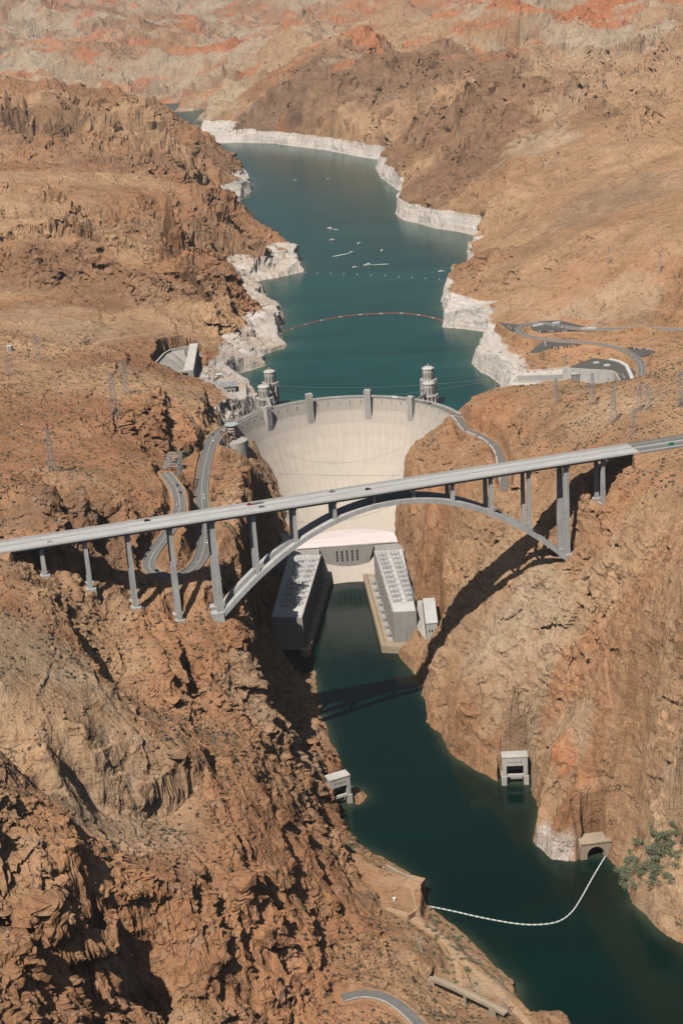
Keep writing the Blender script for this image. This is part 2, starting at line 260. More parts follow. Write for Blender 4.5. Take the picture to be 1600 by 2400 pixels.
PADS.append((np.array([(72, -352), (94, -352), (92, -432), (70, -432)], float), 25, 5))
PADS.append((np.array([(120.5, -692), (147, -693), (146, -671), (121, -671)], float), -6, 2))
_c, _s = math.cos(math.radians(24)), math.sin(math.radians(24))
PADS.append((np.array([(-26+a*_c-b*_s, -701+a*_s+b*_c) for a, b in ((-9.5, -7), (9.5, -7), (9.5, 11), (-9.5, 11))]), -6, 2))
PADS.append((np.array([(176, -816), (191, -815), (190, -796), (176, -797)], float), -6, 2))
_c, _s = math.cos(math.radians(60)), math.sin(math.radians(60))
PADS.append((np.array([(34.5+a*_c-b*_s, -854+a*_s+b*_c) for a, b in ((-6.8, -9), (6.8, -9), (6.8, 11), (-6.8, 11))]), -6, 2))
_A = [U(*p)[:2] for p in ((358, 862, 188), (383, 822, 192), (400, 813, 192), (430, 807, 192), (470, 800, 192))]; _B = [U(*p)[:2] for p in ((468, 885, 172), (420, 892, 172))]
PADS.append((np.array(_A+_B), 164, 4))
# ------------------------------------------------------------------ materials
MATS = {}
def nodes_of(m):
    m.use_nodes = True; nt = m.node_tree; return nt, nt.nodes, nt.links, nt.nodes['Principled BSDF']
def mat(name, col, rough=0.8, metal=0.0, var=0.12, scale=0.5, bump=0.0, spec=0.3):
    """plain surface with a soft procedural mottling"""
    if name in MATS: return MATS[name]
    m = bpy.data.materials.new(name); nt, N, L, b = nodes_of(m)
    b.inputs['Roughness'].default_value = rough; b.inputs['Metallic'].default_value = metal
    b.inputs['Specular IOR Level'].default_value = spec
    tc = N.new('ShaderNodeNewGeometry'); nz = N.new('ShaderNodeTexNoise'); nz.inputs['Scale'].default_value = scale; nz.inputs['Detail'].default_value = 5
    L.new(tc.outputs['Position'], nz.inputs['Vector'])
    r = N.new('ShaderNodeMapRange'); r.inputs[1].default_value = 0.3; r.inputs[2].default_value = 0.7; r.inputs[3].default_value = 1-var; r.inputs[4].default_value = 1+var
    L.new(nz.outputs[0], r.inputs[0])
    mx = N.new('ShaderNodeVectorMath'); mx.operation = 'SCALE'; mx.inputs[0].default_value = col[:3]
    L.new(r.outputs[0], mx.inputs['Scale']); L.new(mx.outputs[0], b.inputs['Base Color'])
    if bump:
        bp = N.new('ShaderNodeBump'); bp.inputs['Strength'].default_value = bump; bp.inputs['Distance'].default_value = 0.3
        L.new(nz.outputs[0], bp.inputs['Height']); L.new(bp.outputs[0], b.inputs['Normal'])
    MATS[name] = m; return m
class NB:
    """tiny node-graph builder"""
    def __init__(s, m): s.nt, s.N, s.L, s.b = nodes_of(m); s.pos = s.N.new('ShaderNodeNewGeometry')
    def inp(s, sock, v):
        if isinstance(v, (int, float)): sock.default_value = v
        elif isinstance(v, (tuple, list)): sock.default_value = v
        else: s.L.new(v, sock)
    def math(s, op, a, b=None, c=None, clamp=False):
        n = s.N.new('ShaderNodeMath'); n.operation = op; n.use_clamp = clamp; s.inp(n.inputs[0], a)
        if b is not None: s.inp(n.inputs[1], b)
        if c is not None: s.inp(n.inputs[2], c)
        return n.outputs[0]
    def scalev(s, v):   # position scaled per axis
        n = s.N.new('ShaderNodeVectorMath'); n.operation = 'MULTIPLY'; s.L.new(s.pos.outputs['Position'], n.inputs[0]); n.inputs[1].default_value = v; return n.outputs[0]
    def noise(s, v, scale=1, det=4, rough=0.55, typ=None, dist=0.0):
        n = s.N.new('ShaderNodeTexNoise'); s.L.new(v, n.inputs['Vector']); n.inputs['Scale'].default_value = scale; n.inputs['Detail'].default_value = det; n.inputs['Roughness'].default_value = rough; n.inputs['Distortion'].default_value = dist
        if typ: n.noise_type = typ
        return n.outputs[0]
    def rng(s, v, a, b, c, d, smooth=False):
        n = s.N.new('ShaderNodeMapRange'); s.inp(n.inputs[0], v)
        if smooth: n.interpolation_type = 'SMOOTHSTEP'
        for i, q in enumerate((a, b, c, d)): s.inp(n.inputs[i+1], q)
        return n.outputs[0]
    def mix(s, f, a, b, mode='MIX'):
        n = s.N.new('ShaderNodeMix'); n.data_type = 'RGBA'; n.blend_type = mode; s.inp(n.inputs[0], f)
        s.inp(n.inputs[6], a+(1,) if isinstance(a, tuple) and len(a) == 3 else a); s.inp(n.inputs[7], b+(1,) if isinstance(b, tuple) and len(b) == 3 else b); return n.outputs[2]
    def vscale(s, v, f):
        n = s.N.new('ShaderNodeVectorMath'); n.operation = 'SCALE'; s.inp(n.inputs[0], v); s.inp(n.inputs['Scale'], f); return n.outputs[0]
    def attr(s, name, out='Fac'):
        n = s.N.new('ShaderNodeAttribute'); n.attribute_name = name; return n.outputs[out]
    def vor(s, v, scale, feat='F1', out='Distance', rnd=1.0):
        n = s.N.new('ShaderNodeTexVoronoi'); n.feature = feat; s.L.new(v, n.inputs['Vector']); n.inputs['Scale'].default_value = scale; n.inputs['Randomness'].default_value = rnd; return n.outputs[out]
    def bump(s, h, strength, dist, prev=None):
        n = s.N.new('ShaderNodeBump'); s.inp(n.inputs['Height'], h); n.inputs['Strength'].default_value = strength; n.inputs['Distance'].default_value = dist
        if prev is not None: s.L.new(prev, n.inputs['Normal'])
        return n.outputs[0]
    def color(s, v): s.inp(s.b.inputs['Base Color'], v)
    def sep(s, v):
        n = s.N.new('ShaderNodeSeparateXYZ'); s.L.new(v, n.inputs[0]); return n.outputs

def rock_material():
    m = bpy.data.materials.new('desert_rock'); g = NB(m)
    P = g.scalev((1, 1, 1)); Z = g.sep(g.pos.outputs['Position'])[2]; nz = g.sep(g.pos.outputs['Normal'])[2]
    tint = g.attr('tint', 'Color'); lk = g.attr('lakeside'); rgh = g.attr('talus')
    big = g.noise(P, 0.012, 6, 0.62, dist=0.6); mid = g.noise(P, 0.07, 6, 0.65, dist=0.4); fine = g.noise(P, 0.45, 6, 0.7)
    stre = g.noise(g.scalev((0.16, 0.16, 0.05)), 1.0, 5, 0.65, dist=0.8)          # varnish streaks down the cliffs
    led = g.noise(g.scalev((0.025, 0.025, 0.3)), 1.0, 5, 0.65, dist=0.8)    # bedding
    c = g.mix(g.rng(big, 0.38, 0.66, 0, 1), tint, g.vscale(tint, 0.74))
    c = g.mix(g.rng(mid, 0.5, 0.72, 0, 0.55), c, (0.24, 0.115, 0.06))
    c = g.mix(g.math('MULTIPLY', g.rng(mid, 0.46, 0.3, 0, 0.6), g.rng(fine, 0.35, 0.6, .3, 1)), c, (0.46, 0.345, 0.255))
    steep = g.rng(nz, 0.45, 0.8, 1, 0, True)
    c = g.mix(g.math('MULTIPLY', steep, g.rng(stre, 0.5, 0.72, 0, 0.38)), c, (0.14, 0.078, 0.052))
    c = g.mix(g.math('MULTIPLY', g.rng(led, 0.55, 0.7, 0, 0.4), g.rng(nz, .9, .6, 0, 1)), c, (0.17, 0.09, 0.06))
    wn_ = g.N.new('ShaderNodeTexNoise'); wn_.inputs['Scale'].default_value = 0.09; wn_.inputs['Detail'].default_value = 4; g.L.new(P, wn_.inputs['Vector']); va = g.N.new('ShaderNodeVectorMath'); va.operation = 'ADD'; g.L.new(g.scalev((0.022, 0.022, 0.10)), va.inputs[0]); g.L.new(g.vscale(wn_.outputs[1], 1.3), va.inputs[1])
    crk = g.vor(va.outputs[0], 1.0, 'DISTANCE_TO_EDGE'); crack = g.math('MULTIPLY', g.rng(crk, 0.0, 0.03, 1, 0), g.rng(g.noise(P, 0.06, 3), 0.52, 0.62, 0, 1))
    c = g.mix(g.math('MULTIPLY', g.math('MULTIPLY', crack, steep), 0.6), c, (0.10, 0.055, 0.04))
    c = g.vscale(c, g.rng(fine, 0.25, 0.75, 0.72, 1.25))
    # desert scrub: little grey-green plants a metre or two wide on gentle ground
    sc = g.vor(P, 0.22, rnd=1.0); sc2 = g.vor(P, 0.5)
    scrub = g.math('MULTIPLY', g.math('MAXIMUM', g.rng(sc, 0.26, 0.2, 0, 1), g.rng(sc2, 0.22, 0.16, 0, 0.7)), g.math('MULTIPLY', g.rng(nz, 0.72, 0.9, 0, 1), g.rng(g.noise(P, 0.02, 3), 0.42, 0.6, 0.1, 1)))
    c = g.mix(g.math('MULTIPLY', scrub, g.attr('scrub')), c, (0.088, 0.076, 0.045))
    # mineral band left by the falling lake
    edge = g.math('ADD', 174.0, g.math('MULTIPLY', g.math('SUBTRACT', g.noise(P, 0.05, 4), 0.5), 5.0))
    ring = g.math('MULTIPLY', lk, g.rng(g.math('SUBTRACT', Z, edge), -0.9, 0.9, 1, 0))
    bands = g.noise(g.scalev((0.004, 0.004, 0.32)), 1.0, 5, 0.7)
    white = g.mix(g.rng(bands, 0.35, 0.65, 0, 1), (0.72, 0.67, 0.62), (0.54, 0.47, 0.40))
    white = g.mix(g.math('MULTIPLY', g.rng(mid, 0.55, 0.75, 0, 0.7), g.attr('dirtyring')), white, (0.44, 0.32, 0.22))
    white = g.mix(g.math('MULTIPLY', g.rng(big, 0.42, 0.55, 0.0, 0.75), g.attr('dirtyring')), white, (0.50, 0.38, 0.275))
    white = g.vscale(white, g.rng(fine, 0.3, 0.7, 0.86, 1.1))
    c = g.mix(ring, c, white)
    pw = g.attr('paleband')     # bleached rock at the river's edge
    c = g.mix(g.math('MULTIPLY', pw, g.rng(fine, 0.4, 0.55, 0.2, 1)), c, (0.60, 0.55, 0.50))
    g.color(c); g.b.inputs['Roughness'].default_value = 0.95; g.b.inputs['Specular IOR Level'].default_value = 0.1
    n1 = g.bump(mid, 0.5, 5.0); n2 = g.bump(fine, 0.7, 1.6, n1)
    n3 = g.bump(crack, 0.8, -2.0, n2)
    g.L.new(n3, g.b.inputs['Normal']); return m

# ------------------------------------------------------------------ terrain
def rbf_fit(P):
    X = P[:, :2]; D = np.linalg.norm(X[:, None]-X[None], axis=2)
    n = len(X); A = np.zeros((n+3, n+3)); A[:n, :n] = -D; A[:n, :n] -= np.diag(np.full(n, 0.6)); A[:n, n] = 1; A[:n, n+1:] = X/1000
    A[n, :n] = 1; A[n+1:, :n] = X.T/1000
    return X, np.linalg.solve(A, np.concatenate([P[:, 2], [0, 0, 0]]))
RX, RW = rbf_fit(C3)
def base_h(X, Y):
    sh = X.shape; x = X.ravel(); y = Y.ravel(); out = RW[len(RX)]+RW[len(RX)+1]*x/1000+RW[len(RX)+2]*y/1000
    for i in range(len(RX)): out -= RW[i]*np.sqrt((x-RX[i, 0])**2+(y-RX[i, 1])**2)
    return out.reshape(sh)
CAMY = CAM[1]
def rows():
    a = np.arange(430, 1000, 1.35); b = 1000*np.exp(np.linspace(0, math.log(2.7), 980)); c = 2700*np.exp(np.linspace(0, math.log(16500/2700), 700))
    return np.concatenate([a, b[:-1], c])
LOD = 1
DR = rows()[::LOD]; NU = 1201//LOD
UU = np.linspace(-1, 1, NU)
GX = (UU[None, :]*(0.262*DR+110)[:, None]).astype(np.float64); GY = np.repeat((DR+CAMY)[:, None], NU, 1)
H, Wd = GX.shape
def coarse_eval(fn, k=5):
    """evaluate fn on every k-th node and spread it back over the grid"""
    ri = np.unique(np.concatenate([np.arange(0, H, k), [H-1]])); ci = np.unique(np.concatenate([np.arange(0, Wd, k), [Wd-1]]))
    C = fn(GX[np.ix_(ri, ci)], GY[np.ix_(ri, ci)])
    fr = np.interp(np.arange(H), ri, np.arange(len(ri))); fc = np.interp(np.arange(Wd), ci, np.arange(len(ci)))
    def up(A, f):
        i = np.clip(np.floor(f).astype(int), 0, len(A)-2); t = (f-i)[:, None]; n = len(A)
        p0 = A[np.clip(i-1, 0, n-1)]; p1 = A[i]; p2 = A[i+1]; p3 = A[np.clip(i+2, 0, n-1)]
        return 0.5*(2*p1+(p2-p0)*t+(2*p0-5*p1+4*p2-p3)*t*t+(3*p1-p0-3*p2+p3)*t**3)
    return up(up(C, fr).T, fc).T
h0 = coarse_eval(base_h, 5)
dist = GY-CAMY
# warped coordinates so that shorelines are ragged
wx = fbm(GX/34, GY/34, 0.5, 4)*11+fbm(GX/9, GY/9, 3.5, 2)*2.6; wy = fbm(GX/34, GY/34, 7.5, 4)*11+fbm(GX/9, GY/9, 9.5, 2)*2.6
def poly_sd(poly):
    P = np.asarray(poly); lo = P.min(0)-160; hi = P.max(0)+160
    rr = np.where((GY[:, 0] > lo[1]) & (GY[:, 0] < hi[1]))[0]; r0, r1 = rr[0], rr[-1]+1
    sd = np.full(GX.shape, 160.0); X = GX[r0:r1]; Y = GY[r0:r1]
    near = (X > lo[0]) & (X < hi[0]); x = (X+wx[r0:r1]*0.55)[near]; y = (Y+wy[r0:r1]*0.55)[near]
    d = seg_dist(x, y, P, True); d = np.where(inside(x, y, P), -d, d); t = sd[r0:r1]; t[near] = np.minimum(d, 160); sd[r0:r1] = t; return sd
sdl = poly_sd(LAKE); sdr = poly_sd(RIVER)
arc_y = np.where(np.abs(GX) < 150, -152+np.sqrt(np.clip(152**2-GX**2, 0, None)), -130)
lakezone = sstep(-9, 3, GY-arc_y)
flat = np.zeros(GX.shape); fz = np.zeros(GX.shape)
def flatten(r, x0, x1, y0, y1, dz_fn):
    rr = np.where((GY[:, 0] > y0) & (GY[:, 0] < y1))[0]
    if len(rr) == 0: return
    r0, r1 = rr[0], rr[-1]+1; X = GX[r0:r1]; Y = GY[r0:r1]; nr = (X > x0) & (X < x1)
    wgt, z = dz_fn(X[nr], Y[nr])
    f = flat[r0:r1]; q = fz[r0:r1]; fo = f[nr]; zo = q[nr]; take = wgt > fo
    fo[take] = wgt[take]; zo[take] = z[take]; f[nr] = fo; q[nr] = zo; flat[r0:r1] = f; fz[r0:r1] = q
for nme, (P, hw) in ROADS.items():
    def fn(x, y, P=P, hw=hw):
        d, z = seg_dist(x, y, P, False, P[:, 2]); return 1-sstep(hw+1.5, hw+9, d), z-0.5
    flatten(0, P[:, 0].min()-20, P[:, 0].max()+20, P[:, 1].min()-20, P[:, 1].max()+20, fn)
for P, z, fall in PADS:
    def fn(x, y, P=P, z=z, fall=fall):
        d = seg_dist(x, y, P, True); d = np.where(inside(x, y, P), 0, d); return 1-sstep(1, 1+fall, d), np.full(x.shape, z-0.5)
    flatten(0, P[:, 0].min()-20, P[:, 0].max()+20, P[:, 1].min()-20, P[:, 1].max()+20, fn)
def spot(x, y, z, r, fall=8):
    P = np.array([x, y])
    flatten(0, x-r-20, x+r+20, y-r-20, y+r+20, lambda X, Y: (1-sstep(r, r+fall, np.hypot(X-x, Y-y)), np.full(X.shape, z)))
FOOT = {-8.5: 239, -7.5: 220, -6.5: 196, -5.5: 177, 5.5: 224}
for k, z in FOOT.items():
    for o in (-7, 7): q = bridge_xy(k*SP, o); spot(q[0], q[1], z-1.0, 4, 7)
for k in (-4.5, 4.5):
    for o in (-7, 0, 7): q = bridge_xy(k*SP, o); spot(q[0], q[1], 170, 6, 6)
# highway beyond the right abutment
hp = np.array([list(bridge_xy(s))+[deck_z(s)-0.6] for s in (6.45*SP, 7.5*SP, 9*SP, 11*SP, 14*SP)])
def fn(x, y):
    d, z = seg_dist(x, y, hp, False, hp[:, 2]); return 1-sstep(17, 30, d), z
flatten(0, hp[0, 0]-4, 900, -700, -300, fn)
hp2 = np.array([list(bridge_xy(s))+[deck_z(s)-0.6] for s in (-9.2*SP, -10*SP, -12*SP, -14*SP)])
def fn2(x, y):
    d, z = seg_dist(x, y, hp2, False, hp2[:, 2]); return 1-sstep(16, 28, d), z
flatten(0, -700, hp2[0, 0]+4, -950, -600, fn2)

def scarp(pts, drop, decay, side):
    P = np.array([U(*p)[:2] for p in pts]); R = decay*3.2; lo = P.min(0)-R; hi = P.max(0)+R
    rr = np.where((GY[:, 0] > lo[1]) & (GY[:, 0] < hi[1]))[0]
    if len(rr) == 0: return
    a, b = rr[0], rr[-1]+1; X = GX[a:b]; Y = GY[a:b]; nr = (X > lo[0]) & (X < hi[0]); x = X[nr]+wx[a:b][nr]*0.6; y = Y[nr]+wy[a:b][nr]*0.6
    best = np.full(x.shape, 1e9); sg = np.zeros(x.shape); along = np.zeros(x.shape); L = np.concatenate([[0], np.cumsum(np.linalg.norm(np.diff(P, axis=0), axis=1))])
    for i in range(len(P)-1):
        A, B = P[i], P[i+1]; ab = B-A; l2 = ab@ab; tt = ((x-A[0])*ab[0]+(y-A[1])*ab[1])/l2; tc = np.clip(tt, 0, 1)
        d = np.hypot(x-A[0]-tc*ab[0], y-A[1]-tc*ab[1]); c = ab[0]*(y-A[1])-ab[1]*(x-A[0]); m = d < best
        best = np.where(m, d, best); sg = np.where(m, np.sign(c)*side, sg); along = np.where(m, (L[i]+tt*(L[i+1]-L[i]))/L[-1], along)
    s = best*sg; end = sstep(-0.12, 0.12, along)*(1-sstep(0.88, 1.12, along))
    wd_ = (7.0+4*perlin(x/9, y/9, 6.6))*(1+3.2*sstep(2000, 3600, y-CAMY)); f = sstep(0, wd_, s)*np.exp(-np.clip(s, 0, None)**1.5/decay**1.5)-0.22*sstep(0.02, -0.0, s/decay)*np.exp(-np.clip(-s, 0, None)/(decay*0.6))
    q = h0[a:b]; v = q[nr]; v -= drop*f*end*(.72+.55*perlin(x/(2.2*decay), y/(2.2*decay), drop*.37)); q[nr] = v; h0[a:b] = q
for sc_ in SCARPS: scarp(*sc_)
rugw = np.full(GX.shape, 1e-3); rdef = np.where(GX < 0, np.where(GY < 100, 0.55, 0.9), 0.55+0.45*sstep(200, 700, GY)); rugv = rugw*rdef
for x, y, z, r, v in RUG:
    q = U(x, y, z); rr = np.where(np.abs(GY[:, 0]-q[1]) < 3.2*r)[0]
    if len(rr) == 0: continue
    a, b = rr[0], rr[-1]+1; k = np.exp(-((GX[a:b]-q[0])**2+(GY[a:b]-q[1])**2)/(r*r)*1.4); rugw[a:b] += k; rugv[a:b] += k*v
mixr = np.clip(rugw*3, 0, 1); rug = rugv/rugw*mixr+(1-mixr)*rdef
rug = np.clip(rug*(1+1.7*fbm(GX/95, GY/95, 21.5, 3)), 0.08, 1.8)
def saw(L, A, cx, sx, seed, pw=1.3):
    a = (GX*cx+GY*sx)/L+1.1*fbm(GX/(2.2*L), GY/(4.5*L), seed, 3)*1.6; k = np.floor(a); f = a-k
    rnd = _perm[(k.astype(int)*7+int(seed*13)) & 255]/255.0
    am = A*(0.25+0.75*rnd)*np.clip(0.6+1.6*perlin(GX/(1.8*L), GY/(3.2*L), seed+5), 0, 1.3)
    drop = 1-sstep(0.90, 0.985, f)
    return am*(f**pw)*drop
gx = np.gradient(h0, axis=1)/np.gradient(GX, axis=1); gy = np.gradient(h0, axis=0)/np.gradient(GY, axis=0)
slope = np.clip(np.hypot(gx, gy), 0, 3)
shore = np.minimum(np.where(lakezone > 0.5, sdl, 200), sdr)
damc = np.zeros(GX.shape)
for q in C3[-0:] if False else [(-116,-99),(-102,-91),(-90,-94),(-80,-115),(-74,-140),(-70,-165),(124,-104),(112,-92),(94,-76),(80,-80),(74,-95),(66,-120),(58,-150),(57,-175)]: damc = np.maximum(damc, np.exp(-((GX-q[0])**2+(GY-q[1])**2)/26**2))
sm = sstep(0, 45, shore)*(1-flat)*(1-damc); sm2 = sstep(-2, 12, shore)*(1-0.95*flat)*(1-.7*damc)
nearf = 1-sstep(2800, 4200, dist); farf = sstep(3600, 6500, dist)
rough = np.clip(0.35+slope*0.75, 0.3, 1.5)
ax, ay = GX+wx, GY+wy
h = h0 + nearf*sm*rough*np.clip(rug, .12, 1.4)*((ridged(ax/150, ay/150, 1.3, 4)-0.33)*11+(ridged(ax/48, ay/48, 5.1, 3)-0.33)*7)
rgt = np.clip(0.32+0.5*sstep(150, 500, GY), 0, .8); rs = rug*nearf*sm*np.where(GX < 0, 1.0, rgt)
rs = rs*np.clip(0.25+slope*0.9, .2, 1.3)
h += rs*(saw(120, 20, 0.93, 0.37, 2.2, 1.1)*.8+saw(46, 13, 0.94, 0.34, 3.3)+saw(21, 5.0, 0.90, 0.43, 7.7)+saw(9.5, 1.8, 0.97, 0.22, 12.1))
h += sstep(1500, 2600, dist)*sm*rug*(ridged(GX/240, GY/240, 41.2, 5)-.33)*40*(0.5+slope)
h += sstep(2700, 3800, dist)*sstep(40, 260, shore)*rug*(ridged(GX/620+.4*wx/30, GY/700, 44.2, 6, .55)-.33)*70
h += (1-nearf)*sm*(saw(160, 34, 0.9, 0.4, 17.1)+saw(70, 14, 0.95, 0.3, 19.1))*(0.3+slope)*(1-farf*0.85)
h += (1-nearf)*sstep(0, 160, shore)*(ridged(ax/420, ay/420, 2.2, 5, .45)-0.33)*np.where(dist > 6000, 42, 58)
h += farf*(ridged(ax/1500, ay/1500, 8.2, 6, 0.55)-0.33)*210
h += sm2*rough*rug*(ridged(ax/17, ay/17, 2.7, 3)-0.33)*2.2
del ax, ay
# banks
kk = 0.9+1.6*np.clip(perlin(GX/60, GY/60, 4.4)+0.4, 0, 1)
dl = np.clip(sdl, 0, None); hl = np.clip(h, LAKE_Z+np.minimum(dl*0.5, 12), LAKE_Z+kk*1.6*dl+0.5+dl*dl/40); hl = np.where(sdl < 160, hl, h)
hl = np.where(sdl < 0, LAKE_Z-np.minimum(-sdl*0.35+0.3, 26), hl)
h = h*(1-lakezone)+hl*lakezone
dr = np.clip(sdr, 0, None); hr = np.clip(h, np.minimum(dr*0.35, 5), kk*1.9*dr+0.5+dr*dr/18); hr = np.where(sdr < 0, -np.minimum(-sdr*0.5+0.3, 15), hr)
h = np.where((sdr < 150) & (lakezone < 0.5), hr, h)
# the sheer left wall above the power plant
WL = np.array([(-104, -170), (-108, -200), (-111, -240), (-106, -330), (-110, -420), (-108, -500), (-104, -545), (-97, -590), (-96, -628), (-94, -668)], float); WZ = np.array([150, 164, 176, 188, 196, 186, 170, 150, 134, 118.])
rr = np.where((GY[:, 0] > -710) & (GY[:, 0] < -165))[0]; a, b = rr[0], rr[-1]+1; X = GX[a:b]; Y = GY[a:b]
jx = fbm(X/16, Y/16, 31.5, 4)*13+ridged(X/40, Y/22, 32.5, 2)*7-3; lx = np.interp(Y, WL[::-1, 1], WL[::-1, 0])+jx; rz = np.interp(Y, WL[::-1, 1], WZ[::-1])
dd_ = lx-X; endf = sstep(-700, -655, Y)*(1-sstep(-200, -170, Y)); hh = h[a:b]
up_ = np.maximum(hh, rz+4-0.35*np.abs(dd_)+fbm(X/12, Y/12, 33.5, 3)*6); lo_ = np.minimum(hh, 6+np.clip((lx-X)+34, 0, 34)*1.0+fbm(X/9, Y/9, 34.5, 3)*6)
wl = np.where(dd_ > 0, up_, lo_); wl = lo_*(1-sstep(-2.5, 3.5, dd_))+up_*sstep(-2.5, 3.5, dd_)
inz = endf*(1-sstep(26, 48, dd_))*(1-sstep(34, 52, -dd_)); h[a:b] = hh*(1-inz)+wl*inz
riv = sdr[a:b] < 0; h[a:b] = np.where(riv, np.minimum(h[a:b], -np.minimum(-sdr[a:b]*.5+.3, 15)), h[a:b])
h = h*(1-flat)+fz*flat
# under the dam the ground stays below its sloping face
# crags: push the faces sideways with 3-D noise, ledges and flutes
gx = np.gradient(h, axis=1)/np.gradient(GX, axis=1); gy = np.gradient(h, axis=0)/np.gradient(GY, axis=0)
sl = np.hypot(gx, gy)+1e-6; st = sstep(0.35, 1.3, sl)*(1-flat)*sstep(0, 6, shore)*(1-.75*damc)
amp = nearf+(1-nearf)*2.2; sc = 1/(nearf+(1-nearf)*2.5)
D3 = (ridged(GX/30*sc, GY/30*sc, h/90*sc, 3, .5)-0.3)*7.5+(ridged(GX/60*sc, GY/60*sc, h/120*sc+3, 3)-0.3)*9
wm_ = 1-.6*np.exp(-((GX+104)/30)**2)*sstep(-700, -650, GY)*(1-sstep(-190, -150, GY))
D3 = D3*st*amp*np.clip(rug, .25, 1.2)*wm_*.8
D3 += (fbm(GX/7, GY/7, h/3.2, 3)*1.6)*st*nearf*np.clip(rug, .3, 1)

sz = h*1.0+0.22*GX+fbm(GX/40, GY/40, h/60, 3)*26; fz_ = sz/8.5-np.floor(sz/8.5); lm = sstep(0.0, .35, perlin(GX/26, GY/26, h/20+7)+.1)
D3 += ((fz_**2)*(1-sstep(.9, 1, fz_))*2.6*lm+(ridged(GX/34, GY/34, h/16+2, 3)-.3)*2.2)*st*nearf*np.where(GX > 0, 1, .4)*np.clip(rug*1.6, .3, 1)
fl_ = sstep(1.0, 2.2, sl)*nearf*np.clip(rug, .4, 1.2)*(1-flat)
D3 += (ridged(GX/13, GY/13, h/90+4, 3)-.3)*5.0*fl_*np.where(GX < 0, 1, .5)
bxs = (-gx/sl); bys = (-gy/sl)
VX = GX+bxs*D3; VY = GY+bys*D3
VZ = h+fbm(GX/4.2, GY/4.2, 1.1, 3)*0.9*(1-flat)*sstep(-4, 6, shore)*nearf*(0.4+st)*np.clip(rug+.2, .3, 1)
VZ += (ridged(GX/30, GY/30, h/30, 3)-.3)*st*3.0*nearf*sstep(0, 20, shore)

def blocks(X, Y, Z, s, zs, seed):
    """faulted blocks: every 3-D cell gets its own offset and tilt"""
    p = np.stack([X/s, Y/s, Z/(s*zs)], -1).astype(np.float32); ip = np.floor(p).astype(np.int32); best = np.full(X.shape, 9e9, np.float32); out = np.zeros(X.shape, np.float32)
    for dx in (-1, 0, 1):
        for dy in (-1, 0, 1):
            hxy = _perm[_perm[(ip[..., 0]+dx+seed) & 255]+((ip[..., 1]+dy) & 255)]
            for dz in (-1, 0, 1):
                hh_ = _perm[hxy+((ip[..., 2]+dz) & 255)]; g1 = _grad[hh_]; g2 = _grad[(hh_*7+31) & 255]
                cx = ip[..., 0]+dx+.5+g1[..., 0]*.3-p[..., 0]; cy = ip[..., 1]+dy+.5+g1[..., 1]*.3-p[..., 1]; cz = ip[..., 2]+dz+.5+g1[..., 2]*.3-p[..., 2]
                d = cx*cx+cy*cy+cz*cz; m = d < best; best[m] = d[m]; v = g2[..., 0]*.55-(cx*g2[..., 1]+cy*g2[..., 2]+cz*g1[..., 0])*.8; out[m] = v[m]
    return out
bm_k = (nearf > .02) & (flat < .6) & ((sdr > 0) & (sdl > 0))
bx_, by_, bz_ = (GX+wx*.5)[bm_k], (GY+wy*.5)[bm_k], h[bm_k]
tl_ = bx_*.35                                   # beds dip gently
B1 = np.zeros(GX.shape, np.float32); B2 = np.zeros(GX.shape, np.float32); B3 = np.zeros(GX.shape, np.float32)
B1[bm_k] = blocks(bx_, by_, bz_+tl_, 38, .55, 3); B2[bm_k] = blocks(bx_, by_, bz_+tl_, 14, .55, 11)
B3[bm_k] = blocks(bx_, by_, bz_+tl_, 5.2, .6, 23)
rg_ = np.clip(rug, .10, 1.2)*sstep(0, 14, np.minimum(shore, 99))*(1-flat)*(1-.8*damc)*nearf
DB = (B1*4.4+B2*1.7+B3*.55)*rg_
VX = VX+bxs*DB*st; VY = VY+bys*DB*st; VZ = VZ+DB*(0.12+0.10*(1-st))
del B1, B2, B3, bx_, by_, bz_, tl_
bm_k = (dist > 2500) & (dist < 6200) & ((sdr > 0) & (sdl > 0)); B1 = np.zeros(GX.shape, np.float32); B2 = B1.copy()
B1[bm_k] = blocks(GX[bm_k], GY[bm_k], h[bm_k]+GX[bm_k]*.3, 74, .6, 5); B2[bm_k] = blocks(GX[bm_k], GY[bm_k], h[bm_k]+GX[bm_k]*.3, 30, .6, 9)
ff_ = sstep(2500, 3300, dist)*(1-sstep(5200, 6200, dist))*sstep(0, 40, shore)*np.clip(rug, .2, 1.3); DB = (B1*8+B2*3)*ff_; VX = VX+bxs*DB*st; VY = VY+bys*DB*st; VZ = VZ+DB*.22
del B1, B2, DB
def terrain_z(x, y):
    """height of the undisplaced ground at a world point"""
    j = np.clip(np.searchsorted(GY[:, 0], y), 1, H-1); i = j; rowx = GX[i]; c = np.clip(np.searchsorted(rowx, x), 1, Wd-1)
    return float(h[i, c])
def on_ray(px, py):
    """where the sight line through a photograph pixel first meets the ground"""
    d = CF + CR*(px-800)/FPX + CU*(1200-py)/FPX
    t = np.concatenate([np.arange(500, 3500, 2.0), np.arange(3500, 12000, 10.0)]); P = CAM[None]+d[None]*t[:, None]
    for q in P:
        if q[2] < max(terrain_z(q[0], q[1]), -1): return q
    return P[-1]

